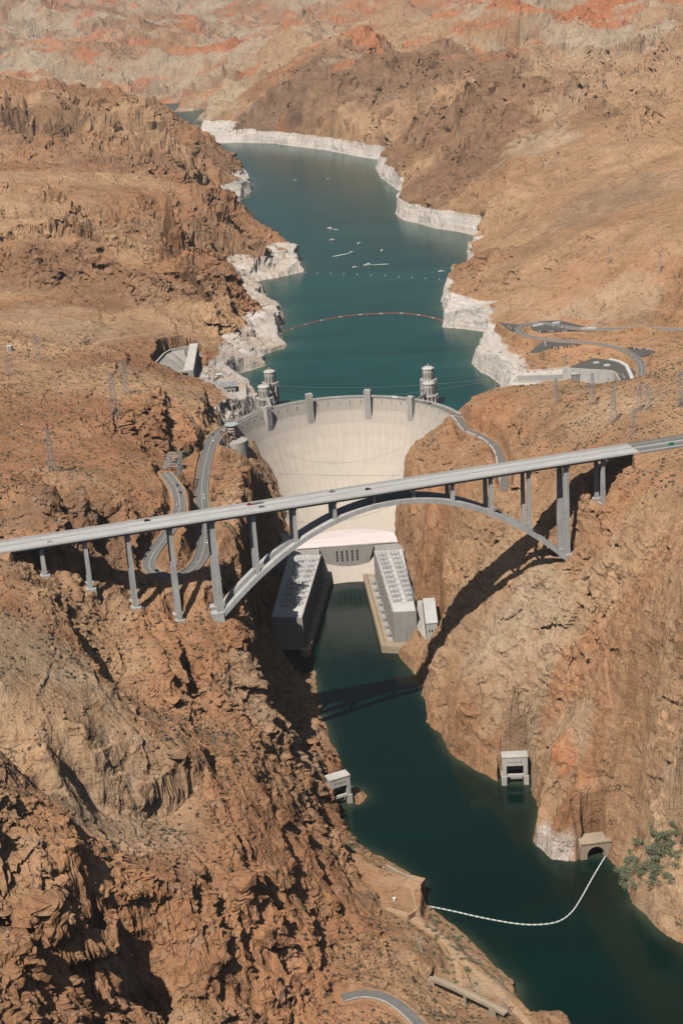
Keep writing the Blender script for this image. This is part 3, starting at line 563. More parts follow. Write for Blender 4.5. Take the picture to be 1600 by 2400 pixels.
# base colour of the rock, region by region (real rock colours: volcanic brown, red beds, pale tuff)
TAN = (0.525, 0.325, 0.185); BRN = (0.29, 0.170, 0.100); RED = (0.47, 0.225, 0.110); ORG = (0.60, 0.21, 0.085); PAL = (0.54, 0.40, 0.265); GRY = (0.25, 0.185, 0.135); LGT=(0.55,0.43,0.30)
COLS = [(620,2050,115,90,RED,.35),(560,2250,110,80,RED,.3),(150,2250,210,110,RED,.2),(750,2050,70,60,RED,.45),(420,2200,145,60,TAN,.4),(420,1980,155,70,TAN,.7),(60,2000,230,60,TAN,.5),(250,1950,175,60,TAN,.5),(450,1600,160,60,RED,.4),(550,1480,160,40,RED,.4),(1400,1600,110,70,(.52,.34,.205),.6),(1500,1350,215,80,(.52,.34,.205),.5),(1480,1750,90,70,(.52,.34,.205),.6),(1000,270,290,260,BRN,.8),(1080,380,240,170,BRN,.9),(1000,450,200,90,BRN,.9),(1180,300,300,110,BRN,.8),(1400,230,370,150,BRN,.7),(545,1050,170,26,(.38,.34,.30),.85),(560,1110,165,14,(.36,.32,.28),.6),(1290,985,226,26,BRN,.9),(1310,1010,232,18,BRN,.8),  # px, py, z, radius m, colour, strength
 (100,1600,244,75,(.53,.375,.235),.8),(30,1480,262,60,(.53,.375,.235),.7),(160,1420,240,40,TAN,.8),(380,1930,160,70,LGT,.6),(330,1960,160,50,LGT,.6),(620,1990,110,70,BRN,.5),(560,2150,125,80,RED,.7),(300,2080,170,60,RED,.6),(650,2000,100,80,RED,.6),
 (250,1750,210,70,TAN,.6),(450,1500,172,60,RED,.6),(560,1560,150,50,RED,.5),(640,1700,95,50,PAL,.5),(700,1750,50,40,PAL,.5),(150,1170,276,55,BRN,1),(60,1200,272,45,BRN,.9),(210,1150,272,40,BRN,.9),(330,1130,240,60,RED,.7),(300,1050,250,50,RED,.6),
 (100,900,256,80,TAN,.5),(400,980,215,50,RED,.5),(430,760,208,60,TAN,.6),(200,780,225,90,PAL,.5),(80,730,236,90,PAL,.5),(300,640,260,110,BRN,.7),(100,600,270,120,BRN,.7),(450,650,235,70,BRN,.8),(560,560,200,110,BRN,.7),(400,500,290,160,BRN,.5),(100,440,320,160,TAN,.4),
 (500,380,200,150,BRN,.9),(300,330,350,260,BRN,.7),(50,280,370,260,BRN,.7),(200,200,400,300,BRN,.4),
 (640,240,260,330,GRY,1),(560,260,220,200,GRY,1),(800,180,330,450,BRN,.8),(1000,150,370,400,BRN,.8),(1200,200,370,300,BRN,.8),(900,380,200,160,BRN,.7),(1050,420,215,190,BRN,.8),(1150,330,270,150,BRN,.6),(1120,610,200,70,RED,.6),(1250,580,230,130,BRN,.45),(1400,620,250,100,RED,.3),
 (1250,330,290,100,LGT,.6),(1080,240,310,90,LGT,.6),(1340,250,340,110,PAL,.5),(1230,430,235,60,PAL,.6),(1450,440,300,150,GRY,.5),(1150,480,200,60,BRN,.5),
 (1380,780,188,150,(0.52,0.29,0.155),1),(1450,840,189,90,(0.53,0.30,0.16),1),(1250,870,178,40,RED,.7),(1550,840,195,90,(0.53,0.30,0.16),1),(1350,735,195,60,LGT,.6),(1420,750,192,60,PAL,.6),(1360,748,190,30,ORG,.5),
 (1090,1060,180,45,(0.50,0.29,0.165),1),(1130,1100,182,40,(0.50,0.29,0.165),1),(1150,960,205,50,RED,.7),(1200,1000,212,50,RED,.6),(1300,960,230,60,TAN,.5),(1450,960,255,60,PAL,.5),
 (1150,1240,150,50,TAN,.8),(1000,1280,95,50,RED,.5),(1180,1430,125,50,PAL,.9),(1250,1500,118,40,PAL,.8),(1100,1350,130,60,PAL,.4),(1240,1620,90,30,PAL,.7),(1350,1350,175,45,PAL,.6),(1450,1300,215,60,TAN,.5),(1450,1500,170,60,RED,.6),(1150,1600,80,45,RED,.3),(1330,1600,98,35,RED,.7),(1420,1200,228,35,RED,.5),
 (1300,1720,80,20,PAL,.6),(1360,1780,80,16,ORG,.6),(1280,1830,42,14,ORG,.6),(1420,1830,60,40,RED,.6),(1350,1900,40,25,RED,.9),(1380,1950,22,20,RED,.8),(1500,1750,100,60,TAN,.6),(1540,2080,20,40,PAL,.4),(850,2060,18,22,(0.50,0.28,0.155),1),(930,2090,16,18,(0.50,0.28,0.155),1),(1150,2320,13,20,PAL,.8),(1100,2240,12,16,PAL,.6),
 (900,2370,50,25,RED,.4),(980,1150,140,45,(0.47,0.27,0.15),.8),(440,1100,184,18,(0.52,0.28,0.145),1),
]
FARC = [  # far country by world position: x, y, radius, colour, strength
 (-300,6300,900,TAN,.8),(-900,6800,900,LGT,.6),(-500,7800,400,ORG,.8),(100,7600,300,ORG,.8),(-1500,8300,400,ORG,.7),(300,8600,400,ORG,.7),(-200,9500,900,RED,.7),(-3000,9500,900,LGT,.9),(-1200,9800,500,LGT,.7),(-2400,8000,500,GRY,.7),
 (1500,5300,500,LGT,.9),(1200,4700,300,LGT,.7),(1250,5900,380,ORG,1),(1550,6400,480,ORG,1),(1900,7000,520,ORG,1),(2300,7700,600,ORG,.95),(1050,6900,330,ORG,.8),(1500,7600,420,LGT,.7),(1000,8300,500,ORG,.7),(2600,8600,700,ORG,.9),(1150,7500,260,GRY,.9),(2500,6900,260,GRY,.9),(1750,5500,150,BRN,1),(2050,5350,160,BRN,1),(3200,8000,700,LGT,.7),(-500,5650,250,LGT,1),
]
acc = np.zeros(GX.shape+(3,), np.float32); n1 = fbm(GX/260+3, GY/260, 0.3, 4); n2 = fbm(GX/900, GY/900, 4.3, 4)
t = (sstep(-0.25, 0.25, n1)*np.where(GX > 0, .55, 1))[..., None]; acc[:] = np.array(TAN)*(1-t)+np.array(RED)*t*0.6+np.array(BRN)*t*0.4
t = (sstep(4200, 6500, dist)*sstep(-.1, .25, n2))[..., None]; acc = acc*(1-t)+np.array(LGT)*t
cwx = GX+fbm(GX/60, GY/60, 11.5, 4)*70*(dist/1800); cwy = GY+fbm(GX/60, GY/60, 15.5, 4)*70*(dist/1800)
for (x, y, r, c, s) in [(U(a, b, z)[0], U(a, b, z)[1], r, c, s) for a, b, z, r, c, s in COLS]+FARC:
    rr = np.where((GY[:, 0] > y-3.5*r) & (GY[:, 0] < y+3.5*r))[0]
    if len(rr) == 0: continue
    a, b = rr[0], rr[-1]+1
    k = (s*(1-sstep(0.55, 1.12, np.hypot(cwx[a:b]-x, cwy[a:b]-y)/r)))[..., None]
    acc[a:b] = acc[a:b]*(1-k)+np.array(c)*k
# red and pale beds of the far country
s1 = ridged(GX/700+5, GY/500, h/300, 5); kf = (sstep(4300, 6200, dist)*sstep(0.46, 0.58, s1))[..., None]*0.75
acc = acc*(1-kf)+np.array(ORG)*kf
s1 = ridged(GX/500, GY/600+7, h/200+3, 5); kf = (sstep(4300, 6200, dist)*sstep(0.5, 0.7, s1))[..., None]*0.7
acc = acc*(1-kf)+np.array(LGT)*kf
del s1, kf, cwx, cwy, n1, n2

me = bpy.data.meshes.new('terrain'); nv = H*Wd
co = np.stack([VX, VY, VZ], -1).astype(np.float32).reshape(-1)
me.vertices.add(nv); me.vertices.foreach_set('co', co)
ii = (np.arange(H-1)[:, None]*Wd+np.arange(Wd-1)[None]).astype(np.int32).ravel()
quads = np.stack([ii, ii+1, ii+Wd+1, ii+Wd], 1).ravel(); nf = len(ii)
me.loops.add(nf*4); me.loops.foreach_set('vertex_index', quads); me.polygons.add(nf)
me.polygons.foreach_set('loop_start', np.arange(nf, dtype=np.int32)*4)
me.polygons.foreach_set('use_smooth', np.ones(nf, bool)) if False else None
me.update(calc_edges=True)
def fattr(name, v):
    a = me.attributes.new(name, 'FLOAT', 'POINT'); a.data.foreach_set('value', v.astype(np.float32).ravel())
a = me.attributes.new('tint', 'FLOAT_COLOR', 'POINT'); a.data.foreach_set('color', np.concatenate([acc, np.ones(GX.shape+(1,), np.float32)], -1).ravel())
fattr('lakeside', lakezone*(sdl < 155)*(1-sstep(4150, 4400, GY))); fattr('scrub', 1-flat); fattr('talus', flat)
dirty = 1-sstep(0, 420, np.hypot((GX+230), (GY-330))); dirty = np.maximum(dirty, (GX < 0)*sstep(1500, 900, GY)*0.5)
fattr('dirtyring', np.clip(dirty*1.6, 0, 1))
wp = U(1290, 1985, 8); wp2 = U(1550, 2140, 6); pb = 1-sstep(14, 26, np.hypot(GX-wp[0], GY-wp[1])); fattr('paleband', pb*sstep(26, 18, h)*(1-sstep(0, 30, np.abs(GX-U(1290,1985,8)[0])-12)))
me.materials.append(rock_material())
terrain = bpy.data.objects.new('terrain', me); scene.collection.objects.link(terrain); terrain['kind'] = 'structure'
me.polygons.foreach_set('use_smooth', np.zeros(nf, bool))
me.update()

# ------------------------------------------------------------------ water
def water_mat(name, deep, shal, scale, rough, ripple):
    m = bpy.data.materials.new(name); g = NB(m); P = g.scalev((1, 1, 1))
    s = g.attr('shallow'); n = g.noise(P, 0.012, 4, 0.6); 
    c = g.mix(g.math('MULTIPLY', s, g.rng(n, 0.35, 0.65, 0.35, 1)), deep, shal)
    c = g.vscale(c, g.math('MULTIPLY', g.rng(g.noise(g.scalev((0.002, 0.007, 1)), 1.0, 4), 0.3, 0.7, 0.72, 1.25), g.rng(g.noise(g.scalev((0.006, 0.03, 1)), 1.0, 5, .6), 0.35, 0.7, 0.88, 1.18)))
    g.color(c); g.b.inputs['Roughness'].default_value = rough; g.b.inputs['IOR'].default_value = 1.33; g.b.inputs['Specular IOR Level'].default_value = 0.5
    n1 = g.noise(g.scalev((0.35, 0.6, 1)), scale, 5, 0.6); n2 = g.noise(P, 0.05, 3)
    g.L.new(g.bump(n2, ripple*0.5, 1.2, g.bump(n1, ripple, 0.25)), g.b.inputs['Normal']); return m
def water_sheet(name, x0, x1, y0, y1, z, step, sdf, reach, m):
    xs = np.arange(x0, x1+step, step); ys = np.arange(y0, y1+step, step); X, Y = np.meshgrid(xs, ys)
    P = np.asarray(sdf); ins = inside(X, Y, P); d = seg_dist(X, Y, P, True); keep = ins | (d < 60 if z > 50 else d < 40)
    sh = np.where(ins, np.exp(-d/reach), 1.0)
    if z > 50: ay_ = np.where(np.abs(X) < 150, -152+np.sqrt(np.clip(152**2-X**2, 0, None)), -110); keep &= (Y > ay_-7) & ~((Y < -60) & (X > 170))
    else: keep &= Y < -150
    me = bpy.data.meshes.new(name); idx = -np.ones(X.shape, int); q = keep[:-1, :-1] & keep[1:, :-1] & keep[:-1, 1:] & keep[1:, 1:]
    u = np.zeros(X.shape, bool); u[:-1, :-1] |= q; u[1:, :-1] |= q; u[:-1, 1:] |= q; u[1:, 1:] |= q
    idx[u] = np.arange(u.sum()); V = np.stack([X[u], Y[u], np.full(u.sum(), z)], 1)
    r, c = np.where(q); F = np.stack([idx[r, c], idx[r, c+1], idx[r+1, c+1], idx[r+1, c]], 1)
    me.from_pydata(V.tolist(), [], F.tolist()); a = me.attributes.new('shallow', 'FLOAT', 'POINT'); a.data.foreach_set('value', sh[u].astype(np.float32))
    me.materials.append(m); o = bpy.data.objects.new(name, me); scene.collection.objects.link(o); o['kind'] = 'structure'; return o
water_sheet('lake', -1000, 460, -120, 5600, LAKE_Z, 9.0, LAKE, 16.0, water_mat('lake_water', (0.003, 0.060, 0.053), (0.080, 0.125, 0.075), 0.3, 0.22, 0.35))
water_sheet('river', -110, 620, -1500, -150, 0.0, 3.0, RIVER, 4.5, water_mat('river_water', (0.0005, 0.0150, 0.0115), (0.045, 0.062, 0.036), 0.5, 0.12, 0.2))
# ------------------------------------------------------------------ object helpers
def tag(o, label=None, cat=None, group=None, kind=None):
    if label: o['label'] = label
    if cat: o['category'] = cat
    if group: o['group'] = group
    if kind: o['kind'] = kind
    return o
def thing(name, label, cat, loc=(0, 0, 0), rz=0.0, group=None):
    o = bpy.data.objects.new(name, None); scene.collection.objects.link(o); o.location = loc; o.rotation_euler = (0, 0, rz); o.empty_display_size = 2
    return tag(o, label, cat, group)
class MB:
    def __init__(s): s.V = []; s.F = []
    def add(s, V, F): n = len(s.V); s.V += [tuple(map(float, v)) for v in V]; s.F += [tuple(i+n for i in f) for f in F]; return s
    def box(s, x0, x1, y0, y1, z0, z1): return s.prism([(x0, y0), (x1, y0), (x1, y1), (x0, y1)], z0, z1)
    def prism(s, pts, z0, z1, top=None):
        """vertical prism; z0/z1 numbers or per-corner lists; top = other outline"""
        n = len(pts); a = z0 if hasattr(z0, '__len__') else [z0]*n; b = z1 if hasattr(z1, '__len__') else [z1]*n; t = top or pts
        V = [(p[0], p[1], a[i]) for i, p in enumerate(pts)]+[(p[0], p[1], b[i]) for i, p in enumerate(t)]
        return s.add(V, [tuple(range(n))[::-1], tuple(range(n, 2*n))]+[(i, (i+1) % n, n+(i+1) % n, n+i) for i in range(n)])
    def obox(s, c, d, L, W, z0, z1, L1=None, W1=None):
        """box centred at c (xy), long axis direction d, optional top size"""
        d = np.array(d[:2], float)/np.hypot(d[0], d[1]); n = np.array([-d[1], d[0]]); c = np.array(c[:2], float)
        q = lambda l, w: [tuple(c+d*a*l/2+n*b*w/2) for a, b in ((-1, -1), (1, -1), (1, 1), (-1, 1))]
        return s.prism(q(L, W), z0, z1, q(L1 or L, W1 or W))
    def beam(s, p, q, w, h=None):
        h = h or w; p = Vector(p); q = Vector(q); d = (q-p).normalized(); r = d.cross(Vector((0, 0, 1)));
        if r.length < 1e-3: r = Vector((1, 0, 0))
        r.normalize(); u = r.cross(d).normalized(); V = []
        for e in (p, q):
            for a, b in ((-1, -1), (1, -1), (1, 1), (-1, 1)): V.append(e+r*a*w/2+u*b*h/2)
        return s.add(V, [(0, 1, 2, 3), (7, 6, 5, 4), (0, 4, 5, 1), (1, 5, 6, 2), (2, 6, 7, 3), (3, 7, 4, 0)])
    def lathe(s, c, prof, n=24, a0=0, a1=2*math.pi, cap=True):
        full = abs(a1-a0-2*math.pi) < 1e-6; m = n if full else n+1; V = []
        for r, z in prof:
            for i in range(m): a = a0+(a1-a0)*i/n; V.append((c[0]+r*math.cos(a), c[1]+r*math.sin(a), z))
        F = []
        for k in range(len(prof)-1):
            for i in range(n): j = (i+1) % m; F.append((k*m+i, k*m+j, (k+1)*m+j, (k+1)*m+i))
        if cap and full: F += [tuple(range(m))[::-1], tuple(range((len(prof)-1)*m, len(prof)*m))]
        return s.add(V, F)
    def sweep(s, path, prof, closed_prof=True):
        """profile [(offset left of path, dz)] swept along 3-D path"""
        P = np.asarray(path, float); n = len(P); m = len(prof); V = []
        for i in range(n):
            d = P[min(i+1, n-1)][:2]-P[max(i-1, 0)][:2]; d /= max(np.hypot(*d), 1e-9); nn = np.array([-d[1], d[0]])
            for o, dz in prof: V.append((P[i][0]+nn[0]*o, P[i][1]+nn[1]*o, P[i][2]+dz))
        F = []; mm = m if closed_prof else m-1
        for i in range(n-1):
            for k in range(mm): a = i*m+k; b = i*m+(k+1) % m; F.append((b, a, a+m, b+m))
        if closed_prof: F += [tuple(range(m)), tuple(range((n-1)*m, n*m))[::-1]]
        return s.add(V, F)
    def build(s, name, m, parent=None, label=None, cat=None, group=None, kind=None, smooth=False):
        me = bpy.data.meshes.new(name); off = np.zeros(3); a_ = parent
        while a_ is not None:
            if a_.get('_w'): off = np.array(a_.location)
            a_ = a_.parent
        me.from_pydata([tuple(np.array(v)-off) for v in s.V], [], s.F); bm = bmesh.new(); bm.from_mesh(me); bmesh.ops.recalc_face_normals(bm, faces=bm.faces); bm.to_mesh(me); bm.free()
        for mm in (m if isinstance(m, list) else [m]): me.materials.append(mm)
        if smooth: me.polygons.foreach_set('use_smooth', [True]*len(me.polygons))
        o = bpy.data.objects.new(name, me); scene.collection.objects.link(o)
        if parent is not None: o.parent = parent
        return tag(o, label, cat, group, kind)
def wthing(name, label, cat, loc, group=None):
    """thing whose parts are given in world coordinates"""
    o = thing(name, label, cat, loc, 0, group); o['_w'] = 1; return o
def sub(o, parent):   # hang an already built world-space part under a part
    o.parent = parent; return o
def copy_tree(o, parent=None):
    c = o.copy(); scene.collection.objects.link(c)
    if parent is not None: c.parent = parent
    for ch in list(o.children): copy_tree(ch, c)
    return c

# ------------------------------------------------------------------ materials of the built things
def concrete(name, col, stain=0.25, lifts=0.0, streak=0.25):
    if name in MATS: return MATS[name]
    m = bpy.data.materials.new(name); g = NB(m); P = g.scalev((1, 1, 1)); Z = g.sep(g.pos.outputs['Position'])[2]
    a = g.noise(P, 0.06, 5); b = g.noise(g.scalev((0.5, 0.5, 0.03)), 1, 5, 0.6); f = g.noise(P, 1.2, 4)
    c = g.vscale(col, g.rng(a, 0.3, 0.7, 1-stain*0.5, 1+stain*0.3)); c = g.vscale(c, g.rng(b, 0.35, 0.75, 1+streak*0.2, 1-streak)); c = g.vscale(c, g.rng(f, 0.3, 0.7, 0.94, 1.05))
    if lifts: c = g.vscale(c, g.rng(g.math('FRACT', g.math('MULTIPLY', Z, 1/lifts)), 0.0, 0.07, 0.80, 1.0))
    g.color(c); g.b.inputs['Roughness'].default_value = 0.85; g.b.inputs['Specular IOR Level'].default_value = 0.2; MATS[name] = m; return m
M_BR = concrete('bridge_concrete', (0.53, 0.52, 0.505), 0.3, lifts=6.1); M_BRD = concrete('bridge_deck_concrete', (0.56, 0.55, 0.535), 0.15, streak=0.1)
M_STEEL = mat('grey_girder_steel', (0.30, 0.31, 0.315), 0.55, 0.0, 0.08); M_WHITE = mat('white_paint', (0.78, 0.78, 0.76), 0.6, 0, 0.05); M_CON = concrete('pale_concrete', (0.50, 0.46, 0.41), 0.3)
M_WCON = concrete('weathered_white_concrete', (0.62, 0.58, 0.535), 0.3, streak=0.3); M_DARK = mat('dark_opening', (0.012, 0.013, 0.014), 0.9, 0, 0.1); M_ASPH = mat('asphalt', (0.115, 0.108, 0.098), 0.9, 0, 0.2, 0.3)
M_ROADG = mat('worn_grey_road', (0.185, 0.178, 0.165), 0.9, 0, 0.14, 0.2); M_TANCON = concrete('tan_concrete', (0.47, 0.37, 0.27), 0.3); M_LINE = mat('road_line_paint', (0.72, 0.72, 0.70), 0.6, 0, 0.1)
M_GLASS = mat('dark_glass', (0.02, 0.025, 0.03), 0.12, 0, 0.05, spec=0.6); M_TYRE = mat('tyre_rubber', (0.02, 0.02, 0.02), 0.9)

# ------------------------------------------------------------------ arch bridge
def deck_material():
    m = bpy.data.materials.new('deck_surface'); g = NB(m); nt = g.nt
    pos = g.sep(g.pos.outputs['Position']); s = g.math('ADD', g.math('MULTIPLY', g.math('SUBTRACT', pos[0], BC[0]), float(BD[0])), g.math('MULTIPLY', g.math('SUBTRACT', pos[1], BC[1]), float(BD[1])))
    o = g.math('ADD', g.math('MULTIPLY', g.math('SUBTRACT', pos[0], BC[0]), float(BN[0])), g.math('MULTIPLY', g.math('SUBTRACT', pos[1], BC[1]), float(BN[1])))
    cv = g.N.new('ShaderNodeCombineXYZ'); g.L.new(g.math('MULTIPLY', s, 0.012), cv.inputs[0]); g.L.new(g.math('MULTIPLY', o, 0.45), cv.inputs[1])
    streaks = g.noise(cv.outputs[0], 1.0, 5, 0.65)
    cv2 = g.N.new('ShaderNodeCombineXYZ'); g.L.new(g.math('FLOOR', g.math('MULTIPLY', s, 0.055)), cv2.inputs[0]); g.L.new(g.math('FLOOR', g.math('MULTIPLY', o, 0.2)), cv2.inputs[1])
    wn_ = g.N.new('ShaderNodeTexWhiteNoise'); wn_.noise_dimensions = '2D'; g.L.new(cv2.outputs[0], wn_.inputs['Vector'])
    c = g.vscale((0.49, 0.48, 0.465), g.rng(streaks, 0.3, 0.7, 0.82, 1.12)); c = g.vscale(c, g.rng(wn_.outputs['Value'], 0, 1, 0.93, 1.07))
    g.color(c); g.b.inputs['Roughness'].default_value = 0.85; return m
M_DECK = deck_material()
br = wthing('arch_bridge', 'grey concrete arch bridge carrying a highway high over the canyon downstream of the dam', 'bridge', (float(BC[0]), float(BC[1]), 0.0))
S0, S1 = -13.5*SP, 6.45*SP
def dpath(s0, s1, dz=0.0, off=0.0, n=40):
    return np.array([list(bridge_xy(s, off))+[deck_z(s)+dz] for s in np.linspace(s0, s1, n)])
MB().sweep(dpath(S0, S1), [(-13.4, 0), (-13.4, -0.75), (-8, -1.15), (8, -1.15), (13.4, -0.75), (13.4, 0)]).build('deck', M_DECK, br)
for o in (-7.4, 7.4):
    MB().sweep(dpath(-9.55*SP, S1, -1.15, o), [(-2.4, 0), (-1.7, -2.9), (1.7, -2.9), (2.4, 0)]).build('box_girder', M_STEEL, br)
for o in (-13.2, 13.2, 0):
    w_ = 0.24 if o else 0.35
    MB().sweep(dpath(S0, S1, 0, o), [(-w_, 0.003), (w_, 0.003), (w_*0.45, 1.05), (-w_*0.45, 1.05)]).build('parapet' if o else 'median_barrier', M_BRD, br)
MB().sweep(dpath(S0, S1, 0, 10.4), [(-.15, 0.003), (.15, 0.003), (.09, .8), (-.09, .8)]).build('walkway_barrier', M_BRD, br)
ml = MB()
for o in (-11.6, -4.35, 4.35+0.2, 9.6): pass
for o in (-11.9, -0.9, 0.9, 9.7): ml.sweep(dpath(S0, S1, 0.004, o), [(-0.14, 0), (0.14, 0), (0.14, 0.006), (-0.14, 0.006)])
for o in (-6.4, 5.3):
    s = S0
    while s < S1-4: ml.sweep(dpath(s, s+3.2, 0.004, o, 2), [(-0.12, 0), (0.12, 0), (0.12, 0.006), (-0.12, 0.006)]); s += 12.2
ml.build('lane_markings', M_LINE, br)
ARCH_C, ARCH_S, AX = 256.5, 174.0, 4.5*SP
def arch_z(s): return ARCH_C-(ARCH_C-ARCH_S)*(abs(s)/AX)**2.0
def column(k, o, zb, zt, L0, L1, W0=3.4, W1=2.6, name='column'):
    q = bridge_xy(k*SP, o); mb = MB().obox(q, BD, L0, W0, zb, zt, L1, W1); mb.obox(q, BD, L1+1.0, 5.4, zt-0.01, zt+1.0)
    c = mb.build(name, M_BR, br); return c
for k in (-8.5, -7.5, -6.5, -5.5, -4.5, -3.5, -2.5, -1.5, 1.5, 2.5, 3.5, 4.5, 5.5):
    zt = deck_z(k*SP)-5.2
    for o in (-7.4, 7.4):
        if abs(k) < 4: zb = arch_z(k*SP)+0.8; L0 = 3.4; L1 = 2.9
        elif abs(k) == 4.5: zb = 176; L0 = 6.2; L1 = 4.4
        else:
            q = bridge_xy(k*SP, o); zb = FOOT[k]-4; L0 = 4.2; L1 = 3.1
        c = column(k, o, zb, zt, L0, L1)
        if abs(k) > 5: 
            f = MB().obox(bridge_xy(k*SP, o), BD, 8.5, 7.5, FOOT[k]-8, FOOT[k]+0.6); f.build('footing', M_BR, br)
for o in (-7.4, 7.4):
    ss = np.linspace(-AX, AX, 61); V = []; mb = MB()
    for s in ss:
        z = arch_z(s); dz = -2*(ARCH_C-ARCH_S)*s/AX**2; t = np.array([1, dz]); t /= np.hypot(*t); n = np.array([-t[1], t[0]])
        for a, b in ((-3.0, -2.15), (3.0, -2.15), (3.0, 2.15), (-3.0, 2.15)):
            p = bridge_xy(s+n[0]*b, o+a); V.append((p[0], p[1], z+n[1]*b))
    F = [(4*i+k, 4*i+(k+1) % 4, 4*i+4+(k+1) % 4, 4*i+4+k) for i in range(60) for k in range(4)]+[(0, 1, 2, 3), (240, 241, 242, 243)]
    mb.add(V, F).build('arch_rib', M_BR, br)
for k in (-3.5, -2.5, -1.5, -.5, .5, 1.5, 2.5, 3.5):
    s = k*SP; p = list(bridge_xy(s, -4.4))+[arch_z(s)]; q = list(bridge_xy(s, 4.4))+[arch_z(s)]; MB().beam(p, q, 1.6, 2.6).build('strut', M_STEEL, br)
for k in (-.5, .5):
    for o in (-7.4, 7.4): MB().obox(bridge_xy(k*SP, o), BD, 2.6, 2.4, arch_z(k*SP)+1.5, deck_z(0)-3.9).build('column', M_BR, br)
for sgn in (-1, 1):
    for o in (-7.4, 7.4):
        c = bridge_xy(sgn*(AX+3.5), o); MB().obox(c, BD, 15, 9.5, 158, 173, 11.5, 8.6).obox(c, BD, 11, 8.4, 173.003, 179.0).build('skewback', M_BR, br)
q = bridge_xy(S1+3.5); MB().obox(q, BD, 7, 27.4, 250, deck_z(S1)-0.9).build('abutment', M_BR, br)
q = bridge_xy(-9.62*SP); MB().obox(q, BD, 6, 27.0, 248, deck_z(-350)-1.2).build('abutment', M_BR, br)
hw = MB(); HP = dpath(S1+0.2, 14.5*SP, 0.0, 0.0, 30)
MB().sweep(HP, [(-15.5, -0.05), (-15.5, -3), (15.5, -3), (15.5, -0.05), (12, 0.0), (-12, 0.0)]).build('highway', M_ROADG, None, kind='structure')
hm = MB()
for o in (-10.8, -1.6, 1.6, 10.8): hm.sweep(dpath(S1+0.2, 14.4*SP, 0.01, o, 20), [(-0.15, 0), (0.15, 0), (0.15, 0.006), (-0.15, 0.006)])
hm.build('highway_markings', M_LINE, None, kind='structure')
gr = wthing('guard_rail', 'low concrete and steel guard rail along the far side of the highway past the bridge', 'guard rail', tuple(map(float, HP[0])))
MB().sweep(dpath(S1+0.5, 14.3*SP, 0, 13.2, 20), [(-.12, .55), (.12, .55), (.12, .95), (-.12, .95)]).build('rail', M_STEEL, gr)
for s in np.arange(S1+2, 14*SP, 4.0): p = bridge_xy(s, 13.2); MB().box(p[0]-.12, p[0]+.12, p[1]-.12, p[1]+.12, deck_z(s)-.3, deck_z(s)+.55).build('post', M_STEEL, gr)
gr2 = MB().sweep(dpath(S1+0.5, 14.3*SP, 0, -12.6, 20), [(-.3, -.02), (.3, -.02), (.12, 1.0), (-.12, 1.0)]).build('roadside_barrier', M_BRD, None, 'pale concrete barrier along the near edge of the highway past the bridge', 'barrier')
gr3 = MB().sweep(dpath(S1+0.5, 14.3*SP, 0, 0, 20), [(-.4, 0.003), (.4, 0.003), (.14, 1.0), (-.14, 1.0)]).build('median_barrier', M_BRD, None, 'concrete barrier down the middle of the highway past the bridge', 'barrier')
sg = wthing('road_sign', 'green highway sign on two posts beside the road past the bridge', 'road sign', tuple(map(float, U(1572, 1052, 267))))
L0 = np.array(sg.location); M_GREEN = mat('sign_green', (0.02, 0.22, 0.16), 0.4)
for k in (-1.6, 1.6): MB().obox((L0[0]+k*.97, L0[1]+k*.23), BD, .25, .25, L0[2]-4, L0[2]+6.5).build('post', M_STEEL, sg)
MB().obox((L0[0], L0[1]-.25), (1, .1), 5.2, .12, L0[2]+2.6, L0[2]+6.6).build('panel', M_GREEN, sg)

